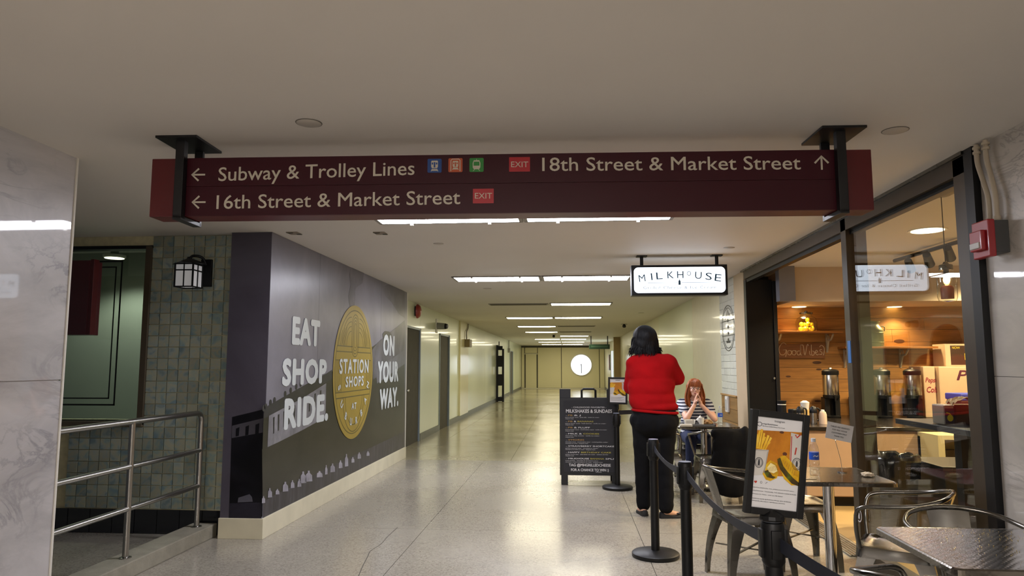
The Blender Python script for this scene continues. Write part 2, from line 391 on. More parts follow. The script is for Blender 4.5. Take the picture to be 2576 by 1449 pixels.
# corridor right wall
wr = MB().box(XR+.012, XR+.3, 10.3, YF, 0, H).build('wall_right', M_joint, kind='structure')
M_wallr = mat('pale_cream_enamel', 'cfcdae', .35, var=.05, scale=.8, coat=.25)
for a, c, m in ((10.3, 12.6, mat('pale_beige_enamel', 'd2cbb0', .35, var=.05, coat=.2)), (12.6, 17.2, M_wallg), (17.2, 21.8, M_wallr), (21.8, 26.2, M_wallr), (26.2, 30.6, M_wallr), (30.6, 33, M_wallr), (36, YF, M_wallr)):
    MB().box(XR, XR+.012, a+.004, c-.004, .12, H).build('panel', m, wr)
MB().box(XR, XR+.012, 33, 36, 2.1, H).build('panel', M_wallr, wr)
MB().box(XR-.02, XR, 10.3, YF, 0, .13).build('baseboard_right', M_base, kind='structure')
MB().box(1.88, XR, 29.9, 30.25, 0, H).build('column', mat('brown_column', '9a8358', .5, var=.1), wr)
# lit shop window far down the right side
win = MB().box(XR-.015, XR+.012, 33, 36, .13, 2.1).build('window_1', emat('window_light', 'cfe0d4', 1.6), kind='structure')
for yy in (33, 34.5, 36): MB().box(XR-.04, XR, yy-.04, yy+.04, .13, 2.12).build('frame', M_dark, win)
for yy in (31.6, 37.6):
    q = thing('wall_poster', (XR, yy, 1.2), 'small dark framed poster on the far right wall '+('in front of' if yy < 33 else 'beyond')+' the bright window', 'poster', 'posters on the far right wall')
    MB().box(XR-.04, XR-.001, yy-.35, yy+.35, 1.15, 1.95).build('frame', M_dark, q)
    MB().box(XR-.045, XR-.04, yy-.28, yy+.28, 1.22, 1.88).build('print', mat('poster_red', '8a3a2c', .5), q)
# door 1 (worn metal), door 2 (dark opening), door 3 far
M_door = mat('worn_bronze_door', '6f6a4e', .3, metal=.6, var=.45, scale=2.5, stretch=(1, 4, .6), rvar=.12)
d = MB().box(XL-.1, XL-.02, D1[0]+.03, D1[1]-.03, .01, 2.08).build('door_1', M_door, kind='structure')
M_jamb = mat('jamb_blue_grey', '7f8b92', .4, var=.1)
fr = MB(); fr.box(XL-.1, XL+.015, D1[0]-.02, D1[0]+.03, 0, 2.12); fr.box(XL-.1, XL+.015, D1[1]-.03, D1[1]+.03, 0, 2.12); fr.box(XL-.1, XL+.015, D1[0]-.02, D1[1]+.03, 2.08, 2.12)
fr.build('frame', M_jamb, d)
kn = MB(); kn.ell((XL+.02, D1[0]+.12, .98), (.035, .03, .03)); kn.cone((XL-.03, D1[0]+.12, .98), (XL+.02, D1[0]+.12, .98), .012); kn.build('knob', M_chrome, d, smooth=True)
n = MB().box(XL-.02, XL-.016, 12.62, 13.05, 1.42, 1.86).build('notice', mat('notice_paper', 'a89a78', .6, var=.15), d)
MB().box(XL-.016, XL-.014, 12.66, 13.01, 1.68, 1.84).build('notice_header', mat('notice_red', '7a3a2c', .6), n)
for k in range(5): MB().box(XL-.016, XL-.015, 12.68, 12.99-.04*(k % 2), 1.62-.038*k, 1.635-.038*k).build('print_line', M_joint, n)
d = MB().box(XL-.25, XL-.2, D2[0], D2[1], .01, 2.08).build('door_2', mat('door_black', '0c0d0c', .5), kind='structure')
fr = MB(); fr.box(XL-.2, XL+.015, D2[0]-.02, D2[0]+.03, 0, 2.12); fr.box(XL-.2, XL+.03, D2[1]-.05, D2[1]+.03, 0, 2.12); fr.box(XL-.2, XL+.015, D2[0]-.02, D2[1]+.03, 2.08, 2.12)
fr.build('frame', M_jamb, d)
kn = MB(); kn.ell((XL-.13, D2[0]+.14, 1.0), (.05, .035, .035)); kn.ell((XL-.13, D2[0]+.3, 1.0), (.05, .035, .035)); kn.build('knob', M_chrome, d, smooth=True)
d = MB().box(XL-.1, XL-.02, 34.65, 36.35, .01, 2.08).build('door_3', M_wallg, kind='structure')
fr = MB(); fr.box(XL-.1, XL+.02, 34.55, 34.65, 0, 2.12); fr.box(XL-.1, XL+.02, 36.35, 36.45, 0, 2.12); fr.box(XL-.1, XL+.02, 34.55, 36.45, 2.08, 2.12); fr.build('frame', M_jamb, d)

# ---------------- left foreground marble facing
M_mar = marblemat('marble_grey', 'bab8ba', '4a4d5a', .6, .6, 3)
M_mar2 = marblemat('marble_cream', 'bfb9b0', '4a4744', .9, .55, 11)
XA, YA = -2.71, 3.66
pl = MB().box(XA-.55, XA-.006, -9, YA-.02, 0, H).build('pillar_left', mat('joint_pale', 'a9a4a0', .7), kind='structure')
for y0, y1 in ((2.3, YA), (.94, 2.3), (-.42, .94), (-9, -.42)):
    for z0, z1 in ((0, 1.345), (1.351, H)):
        MB().box(XA-.02, XA, y0+.002, y1-.002, z0, z1).build('marble_panel', M_mar, pl)
MB().box(XA-.55, XA-.036, YA-.02, YA+.005, 0, H).build('marble_panel', M_mar, pl)
MB().box(XA-.01, XA+.006, YA-.006, YA+.006, 0, H).build('corner_strip', M_white, pl)
# ---------------- right foreground marble facing
pr = MB().box(XR+.006, XR+.3, -9, 3.82, 0, H).build('pillar_right', mat('joint_pale', 'a9a4a0', .7), kind='structure')
for y0, y1 in ((2.75, 3.82), (1.4, 2.75), (-1, 1.4), (-9, -1)):
    for z0, z1 in ((0, 1.37), (1.373, H)):
        MB().box(XR, XR+.02, y0+.001, y1-.001, z0, z1).build('marble_panel', M_mar2, pr)
MB().box(-7.2, 8.2, -9.2, -9, 0, H).build('wall_front', M_ceil, kind='structure')

# ---------------- alcove wall on the left: glazed tiles round a wide window
YT = 6.0
xw = P(386, 620, Y=YT).x; xt = -2.905
zw0, zw1, zb = .945, 2.475, .205
wt = MB(); wt.box(xw, xt, YT+.006, YT+.2, 0, H); wt.box(-7.2, xw, YT+.006, YT+.2, 0, zw0); wt.box(-7.2, xw, YT+.006, YT+.2, zw1, H)
wt = wt.build('wall_tiled', M_grout, kind='structure')
M_tile = tilemat('glazed_tile', ['6a7f84', '8f9c94', 'a09f86', '87998f', '6f8890'])
TP = .0955
tm = None
def tiles(x1, nx, z0, nz, p=TP, m=M_tile, name='tile', y=YT, gap=.0055, z_p=None):
    zp = z_p or p
    t = MB().box(gap/2, p-gap/2, -.007, .006, gap/2, zp-gap/2, bev=.0012)
    me_o = t.build(name, m, None); me = me_o.data; bpy.data.objects.remove(me_o)
    for i in range(nx):
        for k in range(nz):
            o = bpy.data.objects.new(name, me); COL.objects.link(o); o.parent = wt
            o.location = (x1-(i+1)*p+random.uniform(-.0005, .0005), y+random.uniform(-.0012, .0008), z0+k*zp)
ncol = int(round((xt-xw)/TP)); TPx = (xt-xw)/ncol
nrow = 24; TPz = (H-zb-.002)/nrow
tiles(xt, ncol, zb, nrow, p=TPx, z_p=TPz)
tiles(xw, 7, zb, int((zw0-.03-zb)/TPz), p=TPx, z_p=TPz)
tiles(xt, 10, .0, 1, p=.2, m=M_blackc, name='base_tile', y=YT-.004, gap=.005, z_p=.203)
MB().box(xt, XM-.36+.02, YT-.03, YT+.1, 0, H).build('edge_strip', mat('edge_yellow', 'a8985c', .5), wt)
MB().box(xw-.05, xw, YT-.03, YT+.15, zw0-.03, zw1).build('window_jamb', mat('jamb_brown', '4c4232', .5), wt)
MB().box(-5.6, xw, YT-.04, YT+.15, zw0-.045, zw0).build('window_sill', mat('sill_brown', '5a5140', .5), wt)
MB().box(-5.6, xw, YT-.01, YT+.1, zw1-.02, zw1+.01).build('window_head', M_black, wt)
# display window: green back wall, added glowing disc for a reflected downlight, pane carrying a double line frame
M_green = mat('green_display', '949a90', .5, var=.1, scale=1.2)
w2 = MB(); w2.box(-7.2, xw+.01, YT+.9, YT+1.0, .3, H); w2.box(xw, xw+.1, YT+.15, YT+1.0, .3, H); w2.box(-7.2, -7.1, YT+.1, YT+1, .3, H); w2.box(-7.2, xw, YT+.2, YT+.95, .6, .7)
w2 = w2.build('window_2', M_green, kind='structure')
pane = MB().box(-7.1, xw-.05, YT+.03, YT+.036, zw0, zw1-.02).build('glass_pane', glassmat('window_glass_green', (.76, .82, .78), 1.3), w2)
lf = MB()
def rect_line(xa, xb, za, zb_, wd):
    y = YT+.028
    for a, c, e, f in ((xb-wd, xb, za, zb_), (xa, xb, za, za+wd), (xa, xb, zb_-wd, zb_)): lf.box(a, c, y-.001, y+.001, e, f)
q1 = P(304, 657, Y=YT); q2 = P(284, 1018, Y=YT); q3 = P(290, 672, Y=YT); q4 = P(268, 1001, Y=YT)
rect_line(-6.2, (q1.x+q2.x)/2, q2.z-.01, q1.z+.01, .014); rect_line(-6.1, (q3.x+q4.x)/2, q4.z-.01, q3.z+.01, .011)
lf.build('line_frame', M_black, w2)
p = P(288, 647, Y=YT+.45)
dl = thing('reflection_disc', (p.x, YT+.45, p.z), 'round white glowing disc added for a downlight reflected in the green display window', 'ceiling light')
dl2 = MB().lathe([(.09, -.008), (.1, .0), (.1, .02), (.0, .02)], (p.x, YT+.45, p.z), 24).build('trim', M_white, dl, smooth=True)
MB().lathe([(.0, -.014), (.085, -.012), (.085, -.009)], (p.x, YT+.45, p.z), 24).build('lens', emat('added_display_glow', 'fff2d0', 3), dl)
ld = bpy.data.lights.new('added_display_glow', 'SPOT'); ld.energy = 34; ld.color = (1, 1, .86); ld.spot_size = 2.4; ld.spot_blend = .5; ld.shadow_soft_size = .07
lo = bpy.data.objects.new('added_display_glow', ld); COL.objects.link(lo); lo.location = (p.x, YT+.42, p.z-.02)  # added spot that brightens the green back wall
MB().cone((p.x, YT+.45, p.z+.02), (p.x, YT+.45, H), .035, .035, 12).build('stem', mat('stem_green', '6a7f72', .5), dl)  # added rod above the disc, where a reflected stripe shows
# maroon box sign hung in front of that window
a = P(180, 655, Y=5.45); c = P(228, 655, Y=5.45); e = P(240, 842, Y=5.45)
mb = thing('projecting_sign', (-4.1, 5.5, e.z), 'dark maroon box sign beside the green window, partly behind the marble', 'sign')
M_marb = mat('maroon_dark', '4a141b', .35, var=.1, scale=4, coat=.15); M_mars = mat('maroon_side', '4a1014', .35, var=.08, scale=4)
MB().box(-4.5, c.x, 5.45, 5.6, e.z, a.z, bev=.004).build('panel', M_marb, mb)
MB().box(c.x+.0005, c.x+.03, 5.452, 5.52, e.z, a.z+.01, bev=.003).build('side_panel', M_mars, mb)
MB().box(-4.3, -4.26, 5.5, 5.54, a.z-.01, H).build('hanger', M_dark, mb)
# curb and railing
ku = MB().box(-3.16, -2.955, -2, 5.96, 0, .108, bev=.008).build('curb', mat('curb_concrete', '8d8878', .7, var=.25, scale=9, bump=.2, bscale=60), kind='structure')
rl = thing('handrail', (-3.05, 4.8, .108), 'three bar brushed steel pipe railing standing on the concrete curb', 'railing')
XH = -3.05
for k, yy in enumerate((5.80, 4.85, 3.9, 2.95)):
    b = MB()
    if k: b.cone((XH, yy, .108), (XH, yy, 1.03), .021)
    else: b.cone((XH, yy, .108), (XH, yy, .98), .021)
    b.lathe([(.04, 0), (.04, .006), (.022, .012)], (XH, yy, .108), 16); b.build('post', M_steel, rl, smooth=True)
pth = [(XH, 5.80, .96), (XH, 5.795, .995), (XH, 5.77, 1.022), (XH, 5.73, 1.033), (XH, 5.0, 1.033), (XH, 1.5, 1.033)]
MB().tube(pth, .021, 14).build('top_rail', M_steel, rl, smooth=True)
for z in (.725, .438): MB().cone((XH, 5.8, z), (XH, 1.5, z), .019, .019, 14).build('rail', M_steel, rl, smooth=True)

# ---------------- storefront on the right: header, posts, glass, black jamb
YG0, YG1, YO = 3.98, 5.62, 8.75     # glass from YG0 to YG1, opening on to YO
sf = MB(); sf.box(XR-.03, XR+.09, 3.9, YO, H-.115, H-.02); sf = sf.build('storefront_header', M_bronze, kind='structure')
MB().box(XR-.045, XR+.1, 3.9, YO+.1, H-.02, H).build('trim_strip', M_steeld, sf)
MB().box(XR+.0, XR+.06, 3.9, YO, H-.15, H-.115).build('inner_rail', M_black, sf)
def post(x0, x1, y0, y1, m, nm='storefront_post', z1=H-.02):
    return MB().box(x0, x1, y0, y1, 0, z1, bev=.003).build(nm, m, kind='structure')
pst = post(XR-.03, XR+.06, 3.9, 4.02, M_bronze)
MB().box(XR-.035, XR+.1, 3.82, 3.9, 0, H).build('trim_black', M_black, pst)
pst = post(XR-.03, XR+.03, 5.56, 5.66, M_bronze)
MB().box(XR+.005, XR+.05, 5.66, 5.70, 0, H-.1).build('gasket', M_black, pst)
MB().box(XR+.03, XR+.13, 5.58, 5.70, 0, H-.1, bev=.002).build('inner_post', M_bronze, pst)
st = MB().box(XR-.034, XR-.03, 5.565, 5.62, P(2138, 913, X=XR).z, P(2138, 858, X=XR).z)
st = st.build('blue_decal', mat('decal_blue', '1c63a8', .4), pst)
gl = MB().box(XR, XR+.008, YG0, 5.58, .1, H-.115).build('window_3', glassmat('shop_glass', (.95, .96, .93), 1.3), kind='structure')
MB().box(XR-.03, XR+.06, 4.0, 5.58, 0, .1).build('sill', M_bronze, gl)
stk = MB(); sc_p = P(2161, 1296, X=XR-.032)
stk.ribbon(arc(sc_p, .045, 0, 360, EY, EZ, 24), .008, -EX, .0008); stk.prism([sc_p+EY*y_+EZ*z_ for y_, z_ in ((-.012, -.025), (.012, -.025), (.012, .005), (.005, .025), (-.005, .025), (-.012, .005))], -EX, .0008)
stk.build('round_sticker', mat('sticker_white', 'c9c9cc', .5), gl)
# threshold strip across the opening
th = MB().box(XR-.06, XR+.12, 5.7, YO, 0, .012)
th = th.build('threshold', mat('threshold_metal', '9a9a92', .35, metal=.8), kind='structure')
for k in range(6): MB().box(XR-.05+.027*k, XR-.038+.027*k, 5.7, YO, .012, .016).build('ridge', M_steeld, th)
# black return jamb facing the camera
jb = MB().box(XR-.01, XR+.3, YO, YO+.1, 0, H-.12, bev=.004).build('door_jamb', M_black, kind='structure')
MB().box(XR+.3, XR+.345, YO-.02, YO+.1, 0, H-.14, bev=.003).build('inner_stile', M_dark, jb)
MB().ell((XR+.28, YO-.015, 1.27), (.015, .012, .015)).build('latch', M_steel, jb, smooth=True)
MB().box(XR-.012, XR+.012, YO+.1, YO+.62, 0, H).build('wall_return', mat('beige_return', 'c3ae90', .5, var=.06), kind='structure')
MB().box(XR+.345, XR+.375, YO+.1, 9.42, 0, 2.16).build('wall_partition', mat('beige_wall', 'cbb795', .6), kind='structure')
# white tiled section with timber wainscot
YW0, YW1 = YO+.62, 10.3
tw = MB().box(XR+.004, XR+.3, YW0, YW1, 0, H).build('wall_shopfront', mat('grout_white', 'b9b9b4', .7), kind='structure')
M_wtile = mat('white_glazed_tile', 'd8dad6', .1, var=.05, scale=3, coat=.6, rand=.03)
me = None
tw_, th_ = (YW1-YW0)/5, .0905
t = MB().box(-.006, .006, .002, tw_-.002, .002, th_-.002, bev=.001).build('tile', M_wtile); me = t.data; bpy.data.objects.remove(t)
for k in range(17):
    off = 0
    for j in range(5):
        o = bpy.data.objects.new('tile', me); COL.objects.link(o); o.parent = tw
        o.location = (XR+random.uniform(-.001, .001), YW0+j*tw_, 1.02+k*th_); o.rotation_euler.z = random.uniform(-.006, .006)
M_wood = mat('pine_plank', 'a8763c', .45, var=.35, scale=3, stretch=(1, 1, 9), dist=.8, rand=.12, detail=6)
z = .02
for k in range(6):
    MB().box(XR-.015, XR+.008, YW0+.002, YW1-.002, z, z+.162, bev=.002).build('plank', mat('wainscot_pine', '9c7440', .5, var=.35, scale=2.4, stretch=(1, .5, 9), dist=.6, rand=.15), tw); z += .166
MB().box(XR-.03, XR+.01, YW0, YW1, 1.015, 1.035).build('cap_rail', mat('wainscot_cap', 'a8804c', .45), tw)
p = P(1833, 1020, X=XR-.015)
ic = thing('wall_intercom', (XR-.015, p.y, .80), 'slim white handset fixed to the timber wainscot', 'intercom')
MB().box(XR-.05, XR-.016, p.y-.07, p.y+.07, .80, 1.01, bev=.01).build('body', M_white, ic)
MB().box(XR-.056, XR-.05, p.y-.04, p.y+.04, .83, .97, bev=.002).build('handset', mat('handset_grey', 'b4b4b0', .4), ic)
# printed oval emblem on the white tiles
co = P(1841, 820, X=XR-.009); ry_ = (P(1841, 765, X=XR).z-P(1841, 882, X=XR).z)/2; cz = (P(1841, 765, X=XR).z+P(1841, 882, X=XR).z)/2; rx_ = .38
cy_ = (YW0+YW1)/2-.05
em = thing('oval_emblem', (XR-.009, cy_, cz-ry_), 'thin dark oval emblem printed on the white wall tiles', 'emblem')
b = MB(); nn = -EX
cc = V((XR-.0085, cy_, cz))
b.ribbon(arc(cc, rx_, 0, 360, -EY, EZ, 40, ry_), .012, nn, .001); b.ribbon(arc(cc, rx_-.05, 0, 360, -EY, EZ, 40, ry_-.035), .008, nn, .001)
for k in range(-3, 4): b.ribbon([cc+EY*(.06*k)+EZ*(.12+.0*abs(k)), cc+EY*(.03*k)+EZ*(ry_*(1-abs(k)*.07)-.05)], .007, nn, .001)
for zz in (.1, -.1): b.ribbon([cc-EY*(rx_*.9)+EZ*zz, cc+EY*(rx_*.9)+EZ*zz], .009, nn, .001)
for k in range(4): b.prism(arc(cc+EZ*(.1-.085*k), .035, 0, 360, -EY, EZ, 10, .022), nn, .0012)
b.build('line_art', M_dark, em)
text('SUBURBAN', cc-EZ*.2, -EY, EZ, .035, m=M_dark, parent=em, align='C')

# ---------------- mural box
mz0 = .165
mu = MB().box(XM-.36, XM-.004, YM0+.004, YM1, mz0, H-.002).build('mural_wall', M_cream, kind='structure')
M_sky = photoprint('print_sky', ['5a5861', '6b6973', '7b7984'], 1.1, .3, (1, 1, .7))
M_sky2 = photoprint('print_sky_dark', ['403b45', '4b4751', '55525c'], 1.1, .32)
s1 = MB().box(XM-.004, XM, YM0, YM1, mz0, H-.002).build('mural_panel', M_sky, mu)
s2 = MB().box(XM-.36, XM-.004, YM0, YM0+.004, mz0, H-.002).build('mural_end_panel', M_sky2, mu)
MB().box(XM-.365, XM+.018, YM0-.018, YM1+.01, 0, mz0, bev=.003).build('kickboard', M_cream, mu)
for yy in (7.1, 8.31, 9.53): MB().box(XM, XM+.0006, yy-.002, yy+.002, mz0, H).build('seam', M_sky2, s1)
MB().box(XM-.3, XM+.0, YM1, YM1+.05, 0, H).build('end_trim', M_white, mu)
def MP(px, py): q = P(px, py, X=XM); return V((XM+.0006, q.y, q.z))
def lay(pts, k=0): return [MP(*q)+EX*(.0006*k) for q in pts]
M_smoke = photoprint('print_smoke', ['2b292f', '45434a', '5f5d65'], 2.2, .3)
M_roof = photoprint('print_roof', ['18181b', '222226', '303036'], 3, .3)
M_car = photoprint('print_carriage', ['57565c', '6d6c72', '828187'], 5, .3)
M_body = photoprint('print_train_body', ['171614', '201e1b', '2a2723'], 2.2, .3, (1, 1, 2.5))
M_crowd = photoprint('print_crowd', ['1c1a20', '2c2931', '423f48'], 6, .34, (1, 3, .6))
M_pale = photoprint('print_pale', ['6d6b74', '86848e', '9b99a2'], 8, .34)
M_win = photoprint('print_window', ['17171b', '202025', '2c2c32'], 4, .3)
def pr_(pts, name, m, k=0): return MB().prism(lay(pts, k), EX, .0004).build(name, m, s1)
# train side: dark roof, pale coach wall with windows, dark body, crowd along the bottom
pr_([(661, 1302), (659, 1130), (700, 1113), (820, 1060), (900, 1035), (1018, 985), (1018, 1128)], 'print_body', M_body)
pr_([(659, 1150), (663, 1040), (760, 985), (850, 925), (940, 870), (1018, 820), (1018, 1000), (900, 1045), (800, 1075), (700, 1125)], 'print_coach', M_body, 1)
pr_([(663, 1052), (664, 1026), (700, 1006), (760, 972), (820, 940), (835, 930), (835, 952), (760, 1000), (700, 1032), (670, 1050)], 'print_roof', M_roof, 2)
pr_([(672, 1125), (676, 1046), (760, 1002), (820, 964), (818, 1050), (760, 1082), (700, 1112)], 'print_coach_side', M_car, 3)
wn = MB()
for px_ in (686, 698, 712, 724, 738, 750, 764, 776, 790, 804):
    t_ = 1046-(px_-676)*.57; b_ = t_+(62-(px_-676)*.05)
    wn.prism(lay([(px_, t_+10), (px_+4, t_+8), (px_+3, b_-12), (px_, b_-10)], 4), EX, .0004)
wn.build('print_windows', M_win, s1)
kb = MB()
for px_, py_ in ((663, 1027), (668, 1023), (680, 1013), (690, 1007), (717, 991), (731, 982), (745, 973), (756, 966)):
    kb.prism(arc(MP(px_, py_)+EX*.0013, .028, 0, 360, EY, EZ, 10), EX, .0004)
kb.build('print_roof_vents', M_win, s1)
# far right: second train and smoke
pr_([(935, 905), (936, 880), (950, 862), (972, 842), (1000, 822), (1018, 806), (1018, 900), (975, 930), (938, 955)], 'print_engine', M_smoke, 2)
pr_([(962, 840), (968, 833), (978, 834), (985, 842), (984, 856), (965, 862)], 'print_dome', M_win, 3)
pr_([(945, 930), (1018, 880), (1018, 915), (948, 965)], 'print_pale_roof', photoprint('print_greyband', ['4e4d53', '626168'], 4, .3), 3)
pr_([(990, 712), (1018, 734), (1018, 800), (1004, 790), (985, 760), (970, 745), (962, 722), (975, 716)], 'print_smoke', photoprint('print_smoke2', ['454249', '55525a', '65636b'], 3, .3), 1)
pr_([(885, 672), (915, 686), (912, 712), (895, 724), (888, 752), (893, 775), (880, 772), (876, 745), (882, 715), (878, 690)], 'print_smoke', photoprint('print_smoke3', ['4c4a52', '58565f', '65636c'], 3, .3), 1)
# crowd: base of the mural
cr_ = [(661, 1304), (661, 1262), (700, 1240), (760, 1212), (820, 1178), (880, 1150), (940, 1122), (1018, 1085), (1018, 1128)]
pr_(cr_, 'print_crowd', M_crowd, 2)
cb = MB(); rr = random.Random(4)
def fig(px_, py_, w_, h_):
    pts = [(px_-w_*.5, py_+h_), (px_-w_*.45, py_+h_*.35), (px_-w_*.15, py_+h_*.18), (px_-w_*.18, py_), (px_+w_*.15, py_), (px_+w_*.15, py_+h_*.2), (px_+w_*.5, py_+h_*.4), (px_+w_*.55, py_+h_*.95)]
    cb.prism(lay(pts, 4), EX, .0004)
for px_, py_, w_, h_ in ((678, 1228, 10, 24), (697, 1230, 9, 14), (717, 1212, 13, 25), (735, 1208, 9, 20), (752, 1205, 9, 20), (762, 1186, 14, 30), (776, 1184, 16, 28), (803, 1185, 14, 16), (820, 1170, 6, 24), (836, 1166, 11, 22), (856, 1158, 9, 20), (871, 1142, 8, 32), (887, 1150, 7, 14), (903, 1138, 8, 16), (925, 1135, 7, 12), (662, 1248, 8, 18)): fig(px_, py_, w_, h_)
cb.build('print_figures', M_pale, s1)
# end face print: coach end, crowd
def NP(px, py): q = P(px, py, Y=YM0); return V((q.x, YM0-.0006, q.z))
def pn(pts, name, m, k=0): return MB().prism([NP(*q)-EY*.0006*k for q in pts], -EY, .0004).build(name, m, s2)
M_ebk = photoprint('print_black_end', ['060609', '0d0c11', '17161d'], 3, .3)
pn([(584, 1049), (662, 1030), (660, 1300), (576, 1304)], 'print_end_body', M_ebk)
pn([(584, 1071), (662, 1052), (661, 1088), (583, 1102)], 'print_end_coach', photoprint('print_end_pale', ['45434b', '55535b'], 5, .3), 1)
for a_, b_ in ((594, 603), (618, 627), (643, 653)): pn([(a_, 1078-(a_-594)*.2), (b_, 1076-(b_-594)*.2), (b_-2, 1097-(b_-594)*.1), (a_-1, 1098-(a_-594)*.1)], 'print_end_window', M_ebk, 2)
pn([(577, 1266), (658, 1264), (657, 1304), (576, 1304)], 'print_end_crowd', photoprint('print_end_crowd', ['1b1921', '2a2832'], 6, .3), 1)
pn([(598, 1264), (600, 1252), (612, 1248), (628, 1243), (634, 1250), (636, 1262)], 'print_end_figures', photoprint('print_end_fig', ['4b4a53', '5c5b64'], 6, .3), 2)
# mural words
M_mt = mat('mural_lettering', 'b9bfc0', .35, var=.08, scale=5)
def mword(s, bl, br, top, bold=.075):
    a = MP(*bl); b_ = MP(*br); t_ = MP(bl[0], top); zz = (a.z+b_.z)/2
    org = V((XM+.004, a.y, zz))
    return text(s, org, EY, EZ, t_.z-a.z, b_.y-a.y, M_mt, s1, bold=bold, th=.0008, space=1.12)
mword('EAT', (733, 864), (803, 866), 797); mword('SHOP', (708, 964), (820, 962), 899); mword('RIDE.', (713, 1073), (824, 1056), 1000)
mword('ON', (963, 890), (991, 893), 840); mword('YOUR', (949, 960), (1001, 957), 908); mword('WAY.', (954, 1026), (1001, 1020), 977)
# round badge
M_gold = mat('badge_mustard', '8a7424', .32, var=.12, scale=4); M_gl = mat('badge_line', '4a4016', .4)
bc = V((XM+.0045, 8.36, 1.35)); R = .785
bd = MB().prism(arc(bc, R, 0, 360, EY, EZ, 72), EX, .0006).build('badge', M_gold, s1)
bd = bd  # the gold disc of the printed mural
b = MB(); bo = bc+EX*.0007
def ln(pts, wd=.012): b.ribbon(pts, wd, EX, .0004)
def bp_(u_, v_): return bo+EY*(u_*R)+EZ*(v_*R)
ln(arc(bo, R*.92, 0, 360, EY, EZ, 72))
for v_ in (.37, .29): ln([bp_(-math.sqrt(.92**2-v_*v_), v_), bp_(-.12, v_)]); ln([bp_(.12, v_), bp_(math.sqrt(.92**2-v_*v_), v_)])
for v_ in (-.29, -.37): ln([bp_(-math.sqrt(.92**2-v_*v_), v_), bp_(math.sqrt(.92**2-v_*v_), v_)])
for k, r_ in enumerate((.18, .135, .09, .045)):      # nested paper-clip loops
    ln([bp_(-r_, .4)]+[bp_(-r_, .68)]+arc(bp_(0, .68), R*r_, 180, 0, EY, EZ, 12)+[bp_(r_, .4)]+arc(bp_(0, .4), R*r_, 0, -180, EY, EZ, 12), .01)
for sgn in (-1, 1):
    for k, r_ in enumerate((.22, .29, .36, .43)): ln(arc(bp_(sgn*.2, .38), R*r_, 90 if sgn > 0 else 90, 0 if sgn > 0 else 180, EY, EZ, 10), .009)
    for k in range(4): ln([bp_(sgn*(.55+.08*k), .38), bp_(sgn*(.42+.1*k), .66-.03*k)], .009)
    for k in range(5): ln([bp_(sgn*(.62+.06*k), .17), bp_(sgn*(.62+.06*k), -.28)], .009)
    ln([bp_(sgn*.6, .17), bp_(sgn*.9, .17)], .009)
for r_ in (.42, .52): ln(arc(bp_(0, -.37), R*r_, 180, 360, EY, EZ, 24), .011)
b.build('badge_lines', M_gl, bd)
M_bt = mat('badge_lettering', 'b6bcbd', .35, var=.05)
lt = [text('STATION', bp_(0, -.02)+EX*.003, EY, EZ, .165, 1.15, M_bt, bd, bold=.04, th=.0008, align='C', space=1.2),
      text('SHOPS', bp_(.02, -.22)+EX*.003, EY, EZ, .12, .72, M_bt, bd, bold=.04, th=.0008, align='C', space=1.2),
      text('AT', bp_(0, -.56)+EX*.003, EY, EZ, .075, .19, M_bt, bd, bold=.04, th=.0008, align='C', space=1.2)]
for i, ch in enumerate('SUBURBAN'):
    a_ = math.radians(-163+146*i/7); u_ = V((0, -math.sin(a_), math.cos(a_))); v_ = V((0, -math.cos(a_), -math.sin(a_)))
    c_ = bo+EX*.003+V((0, math.cos(a_), math.sin(a_)))*(R*.80)
    lt.append(text(ch, c_, u_, v_, .085, None, M_bt, bd, bold=.04, th=.0008, align='C'))
join_text(lt, 'badge_lettering')
